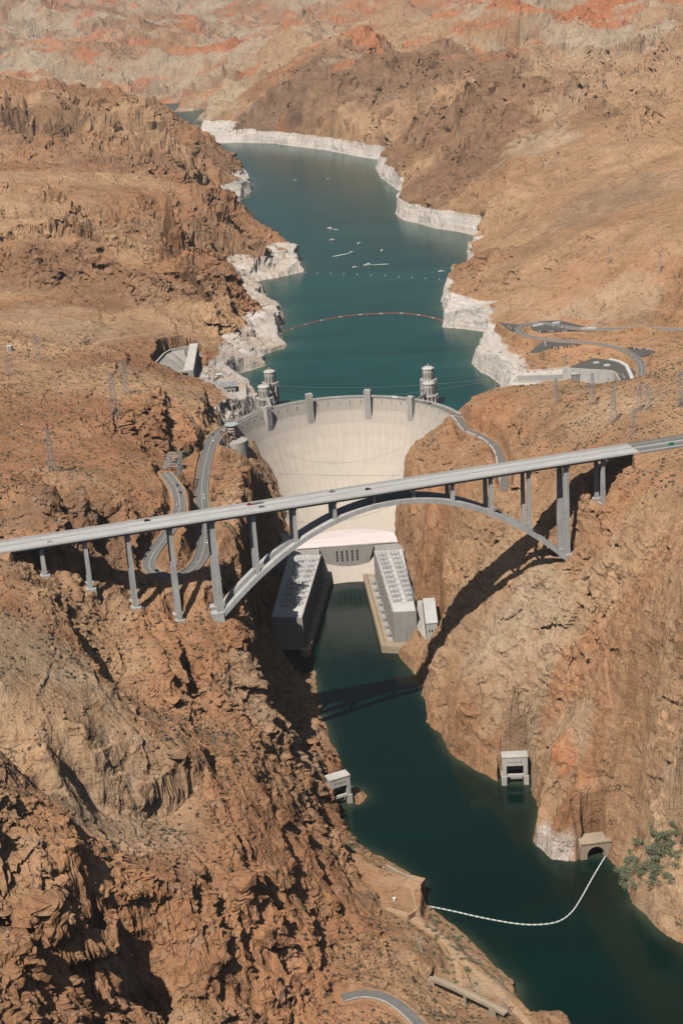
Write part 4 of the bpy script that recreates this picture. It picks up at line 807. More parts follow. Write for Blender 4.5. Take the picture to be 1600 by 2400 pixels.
# ------------------------------------------------------------------ dam
ZL = [-20, 20, 40, 47, 60, 75, 90, 105, 120, 135, 150, 165, 179.]; YF = [-215, -178, -152, -140, -118, -94, -74, -57, -43, -31, -22, -16, -14.]
def rf(z): return float(np.interp(z, [47, 179], [78, 138]))
def face(th, z):
    R = rf(z); return (R*math.sin(th), float(np.interp(z, ZL, YF))-R*(1-math.cos(th)))
def dam_mat():
    m = bpy.data.materials.new('dam_concrete'); g = NB(m); P = g.scalev((1, 1, 1)); pos = g.sep(g.pos.outputs['Position']); Z = pos[2]
    a = g.noise(P, 0.02, 5, 0.6); ang = g.math('ARCTAN2', pos[0], g.math('ADD', pos[1], 260.0)); cva = g.N.new('ShaderNodeCombineXYZ'); g.L.new(g.math('MULTIPLY', ang, 95.0), cva.inputs[0]); g.L.new(g.math('MULTIPLY', Z, 0.02), cva.inputs[2]); b = g.noise(cva.outputs[0], 1, 7, 0.7); f = g.noise(P, 0.8, 5)
    fine = g.noise(cva.outputs[0], 4.0, 4, 0.65)
    c = g.mix(g.rng(a, 0.35, 0.65, 0, 1), (0.62, 0.535, 0.445), (0.575, 0.51, 0.44)); c = g.mix(g.rng(Z, 130, 175, 0, 0.45), c, (0.54, 0.49, 0.44))
    c = g.vscale(c, g.rng(b, 0.35, 0.68, 1.05, 0.83)); c = g.vscale(c, g.rng(fine, 0.4, 0.8, 1.03, 0.86)); c = g.vscale(c, g.rng(f, 0.3, 0.7, 0.95, 1.05))
    fr = g.math('FRACT', g.math('MULTIPLY', Z, 1/1.52)); c = g.vscale(c, g.rng(fr, 0.0, 0.14, 0.93, 1.0))
    fr2 = g.math('FRACT', g.math('MULTIPLY', Z, 1/15.2)); c = g.vscale(c, g.rng(fr2, 0.0, 0.03, 0.88, 1.0))
    fr3 = g.math('FRACT', g.math('MULTIPLY', ang, 24.0)); c = g.vscale(c, g.rng(g.math('ABSOLUTE', g.math('SUBTRACT', fr3, 0.5)), 0.0, 0.025, 0.80, 1.0))
    fr4 = g.math('FRACT', g.math('ADD', g.math('MULTIPLY', ang, 24.0), g.math('MULTIPLY', g.math('FLOOR', g.math('MULTIPLY', Z, 1/15.2)), 0.37))); c = g.vscale(c, g.rng(g.math('ABSOLUTE', g.math('SUBTRACT', fr4, 0.5)), 0.0, 0.02, 0.88, 1.0))
    g.color(c); g.b.inputs['Roughness'].default_value = 0.9; g.b.inputs['Specular IOR Level'].default_value = 0.15
    g.L.new(g.bump(fr, 0.3, 0.15), g.b.inputs['Normal']); return m
M_DAM = dam_mat()
dam = wthing('arch_dam', 'huge pale concrete arch dam curving between the canyon walls', 'dam', (0.0, -152.0, 0.0))
TH = 1.36; nth = 72; zs = np.concatenate([np.linspace(-20, 40, 5), np.linspace(47, 178.6, 42)]); mb = MB(); V = []; F = []
for z in zs:
    for i in range(nth+1): t = -TH+2*TH*i/nth; x, y = face(t, z); V.append((x, y, z))
nz_ = len(zs)
for k in range(nz_-1):
    for i in range(nth): a = k*(nth+1)+i; F.append((a, a+1, a+nth+2, a+nth+1))
base = len(V)
for i in range(nth+1):   # upstream side and crest
    t = -TH+2*TH*i/nth; x, y = 153*math.sin(t), -152+153*math.cos(t); V.append((x, y, 178.6)); V.append((x, y, -20))
top = (nz_-1)*(nth+1)
for i in range(nth): F.append((top+i, top+i+1, base+2*i+2, base+2*i)); F.append((base+2*i, base+2*i+2, base+2*i+3, base+2*i+1))
mb.add(V, F).build('wall', M_DAM, dam)
def arcp(R, z, t0=-TH, t1=TH, n=80): return np.array([[R*math.sin(t), -152+R*math.cos(t), z] for t in np.linspace(t0, t1, n)])
ext = lambda P: P
RT = arcp(145.6, 178.6, -TH, 1.30); RT = np.vstack([RT, [[148, -118, 178.6], [155, -124, 178.6], [166, -128, 178.7], [180, -130, 178.8]]])
MB().sweep(RT, [(-4.6, 0.01), (4.6, 0.01), (4.6, 0.25), (-4.6, 0.25)]).build('roadway', M_ROADG, dam)
MB().sweep(RT, [(-6.9, 0.01), (-4.62, 0.01), (-4.62, 0.45), (-6.9, 0.45)]).build('sidewalk', M_CON, dam)
MB().sweep(RT, [(4.62, 0.01), (6.9, 0.01), (6.9, 0.45), (4.62, 0.45)]).build('sidewalk', M_CON, dam)
MB().sweep(RT, [(-7.5, -1.2), (-6.92, -1.2), (-6.92, 1.5), (-7.5, 1.5)]).build('parapet', M_WCON, dam)
MB().sweep(RT, [(6.92, -1.2), (7.6, -1.2), (7.6, 1.5), (6.92, 1.5)]).build('parapet', M_WCON, dam)
MB().sweep(RT, [(-.08, .26), (.08, .26), (.08, .27), (-.08, .27)]).build('centre_line', mat('yellow_line', (0.6, 0.45, 0.1), 0.6), dam)
for i, t in enumerate(np.linspace(-1.13, 1.13, 23)):   # the ribs that carry the crest overhang
    if min(abs(t-q) for q in (-0.745, -0.285, 0.285, 0.745)) < 0.05: continue
    c, s_ = math.cos(t), math.sin(t); r_ = MB()
    pr = [(138.1, 178.4), (136.6, 178.4), (136.6, 175), (138.1, 163)]; V = []
    for w_ in (-0.6, 0.6):
        for R, z in pr: V.append((R*s_+w_*c, -152+R*c-w_*s_, z))
    r_.add(V, [(0, 1, 2, 3), (7, 6, 5, 4)]+[(k, (k+1) % 4, 4+(k+1) % 4, 4+k) for k in range(4)]).build('corbel', M_WCON, dam)
for t, nm, hh in ((-0.285, 'elevator_tower', 192), (0.285, 'elevator_tower', 192), (-0.745, 'outer_tower', 188), (0.745, 'outer_tower', 188)):
    d = (math.cos(t), -math.sin(t)); r = (math.sin(t), math.cos(t)); mb = MB()
    c0 = (134.4*r[0], -152+134.4*r[1])
    mb.obox(c0, d, 8.6, 6.0, 140, hh-1.5); mb.obox(c0, d, 6.4, 4.2, hh-1.5, hh+1.0)
    for k in (-3.4, -1.2, 1.2, 3.4): mb.obox((c0[0]+d[0]*k-r[0]*3.05, c0[1]+d[1]*k-r[1]*3.05), d, 1.1, 0.6, 142, hh-1.0)
    for k in (-3.8, 3.8): mb.obox((c0[0]+d[0]*k, c0[1]+d[1]*k), d, 1.2, 5.6, hh-1.5, hh+0.4)
    mb.build(nm, M_WCON, dam)
MB().lathe((0, -152), [(137.2, 120), (137.2, 120.6)], 4, 0, 0.01, cap=False)

# intake towers in the lake
def intake_tower():
    r = thing('intake_tower', '', 'intake tower')
    MB().lathe((0, 0), [(7.0, 96), (7.0, 168), (9.3, 168.01), (9.3, 171)], 32).build('core', M_WCON, r)
    for i in range(12):
        a = 2*math.pi*(i+.5)/12; c = (10.0*math.cos(a), 10.0*math.sin(a)); MB().obox(c, (math.cos(a), math.sin(a)), 3.8, 1.5, 96, 173.5, 3.0, 1.3).build('fin', M_WCON, r)
    for z in (124, 138.5, 146, 154): MB().lathe((0, 0), [(7.02, z), (11.3, z), (11.3, z+1.3), (7.02, z+1.3)], 32, cap=False).build('ring_beam', M_WCON, r)
    MB().lathe((0, 0), [(7.02, 160), (11.1, 160), (11.1, 162.5), (9.4, 162.6), (9.4, 171.2), (10.8, 171.3), (10.8, 173), (7.0, 173)], 32, cap=False).build('gallery', M_WCON, r)
    MB().lathe((0, 0), [(7.7, 172.9), (7.7, 187.5), (8.2, 187.6), (8.2, 188.6), (5.5, 190.3), (0.9, 191), (0.9, 193.5), (0.1, 194.6)], 32).build('upper_drum', M_WCON, r)
    for i in range(12):
        a = 2*math.pi*i/12
        for z0, z1, R in ((175, 183, 7.75), (163.5, 169.5, 9.45)):
            c = ((R)*math.cos(a), R*math.sin(a)); MB().obox(c, (-math.sin(a), math.cos(a)), 1.5, 0.12, z0, z1).build('window', mat('slot_shadow', (0.11, 0.10, 0.09), 0.9), r)
    return r
it0 = intake_tower(); sites = [((-92, 118), 'pale intake tower standing in the lake left of the dam, farther of the left pair'), ((-98, 43), 'pale intake tower closest to the left end of the dam, nearer of the left pair'), ((124, 78), 'pale intake tower standing in the lake right of the dam, farther of the right pair'), ((119, 4), 'pale intake tower closest to the right end of the dam, nearer of the right pair')]
for i, ((x, y), lb) in enumerate(sites):
    o = it0 if i == 0 else copy_tree(it0); o.location = (x, y, 0); tag(o, lb, 'intake tower', 'intake towers')
for (a, b, lb) in (((-88, -23), (-95, 33), 'slim concrete footbridge from the dam crest to the left intake tower'), ((97, -42), (113, -4), 'slim concrete footbridge from the dam crest to the right intake tower'), ((-97, 54), (-93, 107), 'footbridge joining the two intake towers left of the dam'), ((119.5, 15), (123, 67), 'footbridge joining the two intake towers right of the dam')):
    o = wthing('footbridge', lb, 'footbridge', (a[0], a[1], 179.0), 'footbridges of the intake towers'); p = [np.array([a[0], a[1], 178.8]), np.array([b[0], b[1], 176.0])]
    MB().sweep(p, [(-1.6, -1.6), (1.6, -1.6), (1.6, 0), (-1.6, 0)]).build('deck', M_CON, o)
    for s in (-1.5, 1.5): MB().sweep(p, [(s-.12, 0.003), (s+.12, 0.003), (s+.12, 1.1), (s-.12, 1.1)]).build('parapet', M_WCON, o)
ORD = ['first', 'second', 'third', 'fourth', 'fifth', 'sixth', 'seventh', 'eighth', 'ninth', 'tenth', 'eleventh', 'twelfth', 'thirteenth', 'fourteenth', 'fifteenth']
# ------------------------------------------------------------------ power plant at the foot of the dam
pp = wthing('power_plant', 'U-shaped concrete power plant at the foot of the dam with a wing along each bank', 'power plant', (0.0, -188.0, 0.0))
M_ROOF = concrete('pale_roof', (0.66, 0.64, 0.61), 0.25, streak=0.05); M_PINK = concrete('pinkish_white_roof', (0.80, 0.70, 0.68), 0.1, streak=0.05); M_GRYW = concrete('grey_plant_wall', (0.43, 0.40, 0.37), 0.2); M_TERR = concrete('terrace_concrete', (0.44, 0.345, 0.235), 0.25, streak=0.05)
RZ = 43.0
def strip(name, quad, z0, z1, m, par=pp): return MB().prism(quad, z0, z1).build(name, m, par)
strip('right_wing', [(29, -207), (64, -207), (67, -391), (41, -390)], 5, RZ, M_GRYW)
strip('right_roof', [(30.5, -208), (63, -208), (66, -390), (42.3, -389)], RZ+.005, RZ+.15, M_ROOF)
MB().sweep(np.array([[29.6, -207.5, RZ], [41.6, -389.4, RZ], [67, -390.6, RZ]]), [(-.5, .004), (.3, .004), (.3, 1.1), (-.5, 1.1)]).build('roof_parapet', M_GRYW, pp)
strip('left_wing', [(-74, -200), (-34, -207), (-57.5, -388), (-92, -380)], 5, RZ, M_GRYW)
strip('left_roof', [(-73, -201.5), (-35.5, -208), (-58.8, -387), (-91, -379)], RZ+.005, RZ+.15, M_ROOF)
MB().sweep(np.array([[-34.6, -207.5, RZ], [-58.1, -387.6, RZ], [-92, -379.6, RZ]]), [(-.3, .004), (.5, .004), (.5, 1.1), (-.3, 1.1)]).build('roof_parapet', M_GRYW, pp)
c = MB().prism([(-66, -176), (-36, -181), (32, -181), (58, -178), (58, -207), (-66, -207)][::1], 5, 41.0) if False else MB()
c.prism([(-24, -182), (18, -182), (18, -150), (-24, -150)], 4, 41.6, [(-37, -182), (31, -182), (31, -150), (-37, -150)]).build('central_block', M_GRYW, pp)
MB().prism([(-98, -206.5), (-36.8, -206.5), (-36.8, -150), (-98, -150)], 20, 40.6).build('gable_wall', M_GRYW, pp)
MB().prism([(30.8, -206.5), (74, -206.5), (74, -150), (30.8, -150)], 20, 40.6).build('gable_wall', M_GRYW, pp)
ar = [(face(t, 47)[0], face(t, 47)[1]-0.4) for t in np.linspace(-1.0, 0.92, 30)]
roofp = [(-68, -181.4)]+[(60, -181.4)]+[p for p in ar[::-1] if -68 < p[0] < 60]
MB().prism(roofp, 41.7, [42.6 if p[1] < -180 else 47.5 for p in roofp]).build('central_roof', M_PINK, pp)
for x in np.arange(-36, 56, 3.0): MB().box(x-.5, x+.5, -182.4, -181.5, 41.72, 43.7).build('roof_vent', M_WCON, pp)
for i in range(5):
    x = -15.5+i*6.2
    w_ = MB().box(x-1.0, x+1.0, -182.16, -182.02, 22, 36).build('window', M_DARK, pp); mu = MB()
    for z in (25, 28.5, 32): MB().box(x-.9, x+.9, -182.3, -182.162, z, z+.5).build('mullion', M_GRYW, w_)
    MB().box(x-.35, x+.35, -182.5, -182.17, 36.5, 41.4).build('pilaster', M_WCON, pp)
    MB().box(x-.5, x+.5, -182.16, -182.02, 11, 13.4).build('window', M_DARK, pp)
strip('tailrace_wall', [(-30, -188.5), (24, -188.5), (24, -181.8), (-30, -181.8)], -4, 7.6, M_TERR)
MB().prism([(-28, -189.1), (22, -189.1), (22, -188.52), (-28, -188.52)], -3, 4.2).build('ledge', M_TANCON, pp)
# terraces
strip('right_terrace', [(14, -183), (33, -183), (78, -392.2), (64, -408), (26.5, -398)], -4, 7.4, M_TERR)
strip('left_terrace', [(-22, -183), (-36, -183), (-62, -392), (-56, -396), (-51.5, -392)], -4, 7.4, M_TERR)
MB().sweep(np.array([[14.2, -184, 7.4], [26.8, -397.6, 7.4], [63.8, -407.4, 7.4]]), [(-.3, .004), (.3, .004), (.3, .8), (-.3, .8)]).build('quay_parapet', M_TANCON, pp)
MB().sweep(np.array([[-22.2, -184, 7.4], [-51.7, -391.6, 7.4]]), [(-.3, .004), (.3, .004), (.3, .8), (-.3, .8)]).build('quay_parapet', M_TANCON, pp)
MB().sweep(np.array([[18.6, -192, 7.41], [31, -388, 7.41]]), [(-.35, 0), (.35, 0), (.35, .05), (-.35, .05)]).build('rail_slot', mat('rail_slot_dark', (0.10, 0.07, 0.05), 0.9), pp)
strip('transformer_strip', [(21, -200), (28.4, -206.5), (40, -385), (34.5, -385)], 7.41, 7.6, M_CON)
# buttress ribs along the wing walls towards the river
for k in range(9):
    t = (k+.5)/9; x, y = 29+12*t, -207-183*t; MB().obox((x-.5, y), (12, -183), 1.2, 1.2, 7.41, RZ-.6).build('pier', M_GRYW, pp)
    x, y = -34-23.5*t, -207-181*t; MB().obox((x+.5, y), (-23.5, -181), 6.5, 1.0, 7.41, RZ-5).build('pier', M_TANCON, pp)
def transformer():
    r = thing('transformer', '', 'transformer')
    MB().box(-2.2, 2.2, -1.3, 1.3, 0.3, 3.6).build('tank', mat('transformer_grey', (0.42, 0.44, 0.44), 0.5), r); MB().box(-2.6, 2.6, -1.6, 1.6, 0, .3).build('base', M_CON, r)
    for s in (-1, 1):
        f = MB()
        for k in range(5): f.box(-1.9+k*.85, -1.5+k*.85, s*1.31-(.0 if s > 0 else .7), s*1.31+(.7 if s > 0 else 0), .6, 3.2)
        f.box(-2.0, 2.0, s*1.305-(.0 if s > 0 else .1), s*1.305+(.1 if s > 0 else .0), 3.05, 3.25); f.build('radiator', M_STEEL, r)
    for k in (-1.3, 0, 1.3): MB().lathe((k, 0), [(.22, 3.6), (.3, 3.8), (.2, 4.2), (.3, 4.5), (.12, 5.3)], 8).build('bushing', M_WHITE, r)
    return r
tr0 = transformer(); first = True
for side, n in (('right', 8), ('left', 8)):
    for k in range(n):
        t = (k+.6)/n
        p = (25.5+11*t, -214-168*t) if side == 'right' else (-35-18.5*t, -214-160*t)
        o = tr0 if first else copy_tree(tr0); first = False; o.location = (p[0], p[1], 7.62 if side == 'right' else 7.42); o.rotation_euler = (0, 0, math.radians(86 if side == 'right' else 97))
        tag(o, f'grey power transformer, {ORD[k]} from the dam on the terrace of the {side} wing', 'transformer', 'transformers on the plant terraces')
def takeoff():
    r = thing('take_off_rack', '', 'steel rack')
    for x in (-4.5, 0, 4.5): MB().beam((x-.9, 0, 0), (x, 0, 9), .22).beam((x+.9, 0, 0), (x, 0, 9), .22).beam((x-.5, 0, 4.4), (x+.5, 0, 4.4), .16).beam((x, 0, 9), (x, 0, 13), .18).build('mast', M_RACK, r)
    MB().beam((-5.2, 0, 8.9), (5.2, 0, 8.9), .35).beam((-5.2, 0, 6.2), (5.2, 0, 6.2), .25).beam((-5.2, 0, 6.2), (-4.5, 0, 8.9), .2).beam((5.2, 0, 6.2), (4.5, 0, 8.9), .2).build('crossbar', M_RACK, r)
    MB().beam((-6.5, 4, 3.2), (6.5, 4, 3.2), .3).beam((-6, 4, 0), (-6, 4, 3.2), .25).beam((6, 4, 0), (6, 4, 3.2), .25).beam((0, 4, 0), (0, 4, 3.2), .25).build('bus_support', M_RACK, r)
    for x in (-3, 0, 3): MB().box(x-.7, x+.7, -2.8, -1.2, 0.02, 2.2).build('switch_box', M_RACKD, r)
    MB().beam((-4.5, 0, 8.8), (-4.5, -5.5, .1), .14).build('stay', M_RACK, r); MB().beam((4.5, 0, 8.8), (4.5, -5.5, .1), .14).build('stay', M_RACK, r)
    return r
M_RACK = mat('galvanised_rack', (0.44, 0.45, 0.46), 0.5, 0.2); M_RACKD = mat('switch_cabinet', (0.25, 0.25, 0.25), 0.5)
tk0 = takeoff(); first = True
for side, rows_ in (('right', 11), ('left', 9)):
    for k in range(rows_):
        for j in range(2):
            t = (k+.5)/rows_
            if side == 'right': p = (37+11*t+j*15.5, -216-150*t)
            else: p = (-44-20*t-j*13.5, -218-140*t)
            o = tk0 if first else copy_tree(tk0); first = False; o.location = (p[0], p[1], RZ+.16); o.rotation_euler = (0, 0, math.radians(random.uniform(-3, 3)+(3 if side == 'right' else -7)))
            o.scale = (1, 1, random.uniform(.55, 1.0)); tag(o, f'steel rack on the {side} wing roof, {ORD[k]} from the dam on the {("river" if j == 0 else "cliff")} side', 'steel rack', 'switching racks on the plant roofs')
# valve house on the canyon wall
vh = wthing('valve_house', 'long flat-roofed white building on a ledge of the right canyon wall', 'building', (82.0, -390.0, 26.0))
MB().prism([(77, -360), (89, -360), (87, -424), (75, -424)], 20, 43.5).build('wall', M_WCON, vh); MB().prism([(76.4, -359.4), (89.6, -359.4), (87.6, -424.6), (74.4, -424.6)], 43.505, 44.4).build('roof', M_ROOF, vh)
for k in range(3): MB().box(77.2+k*3.2, 78.6+k*3.2, -424.12, -424.005, 33, 36).build('window', M_DARK, vh)
rp = wthing('retaining_wall', 'sloping concrete retaining wall dropping from the valve house to the river', 'retaining wall', (70.0, -430.0, 5.0))
MB().prism([(70.5, -352), (76.2, -352), (74, -436), (62, -452)], [20, 24, 10, -2], [39, 39, 22, 6]).build('wall', M_CON, rp)

# ------------------------------------------------------------------ roads, tracks and car parks
M_BENCH = mat('bench_concrete', (0.46, 0.285, 0.165), .95, 0, .15, .2)
M_DIRT = mat('packed_dirt', (0.47, 0.31, 0.19), 0.95, 0, 0.15, 0.3)
def road(name, key, hw, m, th=0.35, kind='structure'):
    P = ROADS[key][0].copy(); P[:, 2] -= 0.12; return MB().sweep(P, [(-hw, -1.2), (hw, -1.2), (hw, 0), (-hw, 0)]).build(name, m, None, kind=kind)
road('road', 'canyon_road', 7.2, M_ROADG); road('road', 'lower_loop', 6.2, M_ROADG); road('road', 'ridge_road', 4.2, M_ROADG); road('road', 'terrace_road', 5.2, M_ROADG); road('road', 'right_bank_road', 3.8, M_ROADG); road('road', 'shore_road', 3.2, M_CON)
road('dirt_track', 'dirt_track', 2.4, M_DIRT); road('dirt_track', 'dirt_track_branch', 2.1, M_DIRT); road('dirt_track', 'upper_track', 2.6, M_DIRT)
def kerbs(name, key, off, m, w=.25, h=.9, label=None, cat='barrier', i0=0, i1=None):
    P = ROADS[key][0][i0:i1].copy(); P[:, 2] -= 0.11; o = MB().sweep(P, [(off-w, 0), (off+w, 0), (off+w, h), (off-w, h)]).build(name, m, None, label, cat); return o
kerbs('road_wall', 'canyon_road', 6.9, M_CON, label='low concrete wall along the left edge of the canyon road leading off the dam')
kerbs('road_wall', 'canyon_road', -6.9, M_CON, label='low concrete wall along the canyon side of the road leading off the dam')
kerbs('road_wall', 'lower_loop', 5.9, M_CON, label='low concrete wall along one edge of the hairpin road under the bridge')
kerbs('road_wall', 'lower_loop', -5.9, M_CON, label='low concrete wall along the rock side of the hairpin road beyond the bridge')
kerbs('road_wall', 'ridge_road', -4.0, M_WCON, .3, .9, 'white concrete parapet curving along the outer edge of the narrow road at the bottom')
kerbs('road_wall', 'terrace_road', 5.0, M_CON, .2, .8, 'low concrete wall along one edge of the switchback road by the car parks')
kerbs('road_wall', 'terrace_road', -5.0, M_CON, .2, .8, 'low concrete wall along the other edge of the switchback road by the car parks')
for key, off in (('canyon_road', 0), ('lower_loop', 0), ('terrace_road', 0)):
    P = ROADS[key][0].copy(); P[:, 2] -= 0.11; MB().sweep(P, [(-.14, .004), (.14, .004), (.14, .01), (-.14, .01)]).build('road_line', M_LINE, None, kind='structure')
names = ['lot', 'lot', 'lot', 'lot', 'lot']
for i, (P, z, fall) in enumerate(PADS[:5]): MB().prism([tuple(p) for p in P], z-1.5, z-0.2).build('car_park', M_ASPH, None, kind='structure')
# segmented white wall round the hill at the dam's right end
sw = wthing('parapet_wall', 'curved white wall in separate segments round the hillside below the right end of the dam', 'wall', tuple(map(float, ROADS['right_bank_road'][0][20])))
P = ROADS['right_bank_road'][0]; n = len(P); seg = 6
for k in range(2, n-seg, seg):
    q = P[k:k+seg].copy(); MB().sweep(q, [(-6.2, -5), (-4.6, -5), (-4.6, 1.4), (-6.2, 1.4)]).build('segment', M_WCON, sw)

# ------------------------------------------------------------------ right spillway car park wall, left spillway
def fluted(name, label, pts, z0, z1, m, lean=2.5):
    """wall with close upright flutes following a plan line"""
    L = catmull(np.array([list(p)+[0] for p in pts]), 14)[:, :2]; t = wthing(name, label, 'retaining wall', (float(L[0][0]), float(L[0][1]), float(z0))); V = []; n = len(L)
    for i, p in enumerate(L):
        d = L[min(i+1, n-1)]-L[max(i-1, 0)]; d /= np.hypot(*d); nn = np.array([d[1], -d[0]]); e = 0.45 if (i//2) % 2 else 0.0
        a = p+nn*(e+lean); b = p+nn*e; c = p-nn*1.2
        V += [(a[0], a[1], z0), (b[0], b[1], z1), (c[0], c[1], z1), (c[0], c[1], z0)]
    F = [(4*i+k, 4*i+(k+1) % 4, 4*i+4+(k+1) % 4, 4*i+4+k) for i in range(n-1) for k in range(4)]+[(0, 1, 2, 3), (4*n-4, 4*n-3, 4*n-2, 4*n-1)]
    MB().add(V, F).build('face', m, t); return t
fp = [U(x, y, 187)[:2] for x, y in ((1318, 861), (1340, 864), (1380, 867), (1420, 869), (1438, 873), (1450, 890), (1462, 914))]
fl = fluted('retaining_wall', 'tall ribbed white retaining wall curving under the lowest car park on the right', fp, 158, 188.2, M_WCON)
rp2 = MB().sweep(np.array([list(U(x, y, 187.2)) for x, y in ((1428, 842), (1452, 848), (1468, 858), (1478, 880), (1488, 905))]), [(-2.4, -.3), (2.4, -.3), (2.4, 1.2), (-2.4, 1.2)]).build('canopy_roof', M_ROOF, None, 'long pale flat canopy curving along the back edge of the lowest car park', 'canopy')
lw = MB().sweep(np.array([list(U(x, y, 172)) for x, y in ((1212, 886), (1260, 885), (1310, 883), (1340, 880))]), [(-.8, -8), (.8, -8), (.8, 3.5), (-.8, 3.5)]).build('retaining_wall', M_WCON, None, 'long low white wall running from the lake cliff towards the ribbed wall on the right', 'wall')
lb = wthing('gate_house', 'small pale block built against the ribbed retaining wall', 'building', tuple(map(float, U(1356, 886, 176))))
q = U(1352, 884, 176); MB().obox(q, (1, .1), 14, 7, 162, 181).build('wall', M_GRYW, lb); MB().obox(q, (1, .1), 15, 8, 181.003, 182).build('roof', M_ROOF, lb)
# left spillway: a concrete trough behind the crest of the hill
sp = wthing('spillway', 'pale concrete spillway trough cut into the hillside left of the dam', 'spillway', tuple(map(float, U(420, 850, 176))))
zt = 190.0
A = [U(*p)[:2] for p in ((362, 858, 188), (385, 826, 192), (400, 818, 192), (430, 812, 192), (462, 806, 192))]; B = [U(*p)[:2] for p in ((420, 888, 172), (424, 872, 172), (432, 860, 172), (440, 850, 172), (446, 842, 172))]
V = []
for a, b in zip(A, B): V += [(a[0], a[1], 189), (b[0], b[1], 169), (b[0], b[1], 160), (a[0], a[1], 160)]
F = [(4*i+k, 4*i+(k+1) % 4, 4*i+4+(k+1) % 4, 4*i+4+k) for i in range(4) for k in range(4)]+[(0, 1, 2, 3), (16, 17, 18, 19)]
MB().add(V, F).build('apron', M_CON, sp)
MB().sweep(np.array([[p[0], p[1], 189.0] for p in A]), [(-1.0, -8), (1.4, -8), (1.4, 2.6), (-1.0, 2.6)]).build('rim_wall', M_WCON, sp)
P0, P1 = U(456, 806, 192)[:2], U(446, 880, 172)[:2]; dd = P1-P0
MB().prism([(P0[0]-7, P0[1]), (P0[0]+5, P0[1]), (P1[0]+5, P1[1]), (P1[0]-9, P1[1])], 158, [193, 193, 180, 180]).build('pier', M_WCON, sp)
MB().prism([(P1[0]-24, P1[1]-2), (P1[0]+5, P1[1]-2), (P1[0]+5, P1[1]+5), (P1[0]-24, P1[1]+5)], 158, 179.5).build('gate_block', M_GRYW, sp)
MB().box(P1[0]-21, P1[0]-3, P1[1]-2.12, P1[1]-2.005, 164, 177).build('gate_opening', M_DARK, sp)
# buildings near the left end of the dam
b1 = wthing('garage_building', 'flat grey-roofed building on the pale rocks left of the dam', 'building', tuple(map(float, U(530, 912, 160))))
q0 = U(528, 915, 160); d = (1, .05)
MB().obox(q0, d, 29, 26, 156, 168).build('wall', M_CON, b1); MB().obox(q0, d, 31, 28, 168.003, 169).build('roof', mat('grey_roof', (0.30, 0.31, 0.32), 0.7), b1)
for k in range(5): MB().obox((q0[0]-11+k*5.5, q0[1]-13.05+(-11+k*5.5)*.05), d, 2.2, .14, 161, 164).build('window', M_DARK, b1)
for k, (a, b) in enumerate(((-8, 3), (5, -4), (2, 7))): MB().obox((q0[0]+a, q0[1]+b), d, 2, 1.6, 169.005, 170.2).build('roof_unit', M_WHITE, b1)
b2 = wthing('shed', 'small white shed alone on the bare slope beside the left spillway', 'shed', tuple(map(float, U(513, 872, 168)))); q = U(513, 872, 168); zt_ = terrain_z(q[0], q[1])
MB().obox(q, (1, .3), 8, 5, zt_-2, zt_+4).build('wall', M_WCON, b2); MB().obox(q, (1, .3), 9, 6, zt_+4.003, zt_+4.5).build('roof', M_WHITE, b2); MB().obox((q[0]+.8, q[1]-2.52), (1, .3), 1.2, .1, zt_, zt_+2.3).build('door', M_DARK, b2)
b3 = wthing('water_tank', 'small pale cylindrical tank on the slope at the far left', 'tank', tuple(map(float, on_ray(24, 822)))); q = b3.location
MB().lathe((q[0], q[1]), [(4.2, q[2]-4), (4.2, q[2]+7), (3.9, q[2]+7.4), (.3, q[2]+8.4)], 24).build('shell', M_WCON, b3); MB().beam((q[0]-1, q[1]-4.3, q[2]-1), (q[0]-1, q[1]-4.3, q[2]+8), .3).build('ladder', M_STEEL, b3)
# visitor centre
vc = wthing('visitor_centre', 'round copper-coloured building with a pale flat roof at the left end of the dam', 'building', (-134.5, -112.0, 168.0)); M_COP = mat('copper_wall', (0.36, 0.125, 0.055), 0.6, 0, 0.2); c0 = (-134.5, -112)
MB().lathe(c0, [(6.0, 160), (6.4, 168), (7.2, 184.5)], 36).build('drum', M_COP, vc); MB().lathe(c0, [(7.6, 184.505), (8.4, 185.2), (8.4, 186.2), (7.9, 186.5), (.2, 186.9)], 36).build('roof', mat('pale_green_roof', (0.42, 0.47, 0.46), 0.6), vc)
for z in (170.5, 174, 177.5, 181): MB().lathe(c0, [(7.35, z), (7.65, z+.01), (7.7, z+1.9), (7.2, z+1.9)], 14, math.radians(235), math.radians(300), cap=False).build('gallery_window', M_WCON, vc)
MB().obox((c0[0]-1.5, c0[1]-8.5), (1, 0), 1.4, 1.4, 150, 171).build('support', M_CON, vc)
cy = wthing('round_bastion', 'tall round concrete bastion against the rock below the visitor building', 'retaining wall', (-130.0, -118.0, 140.0))
MB().lathe((-131, -122), [(17, 98), (15.2, 167)], 48).build('wall', M_CON, cy); MB().lathe((-131, -122), [(15.3, 167.003), (15.3, 168.2), (14.6, 168.2), (14.6, 167.003)], 48, cap=False).build('parapet', M_WCON, cy)
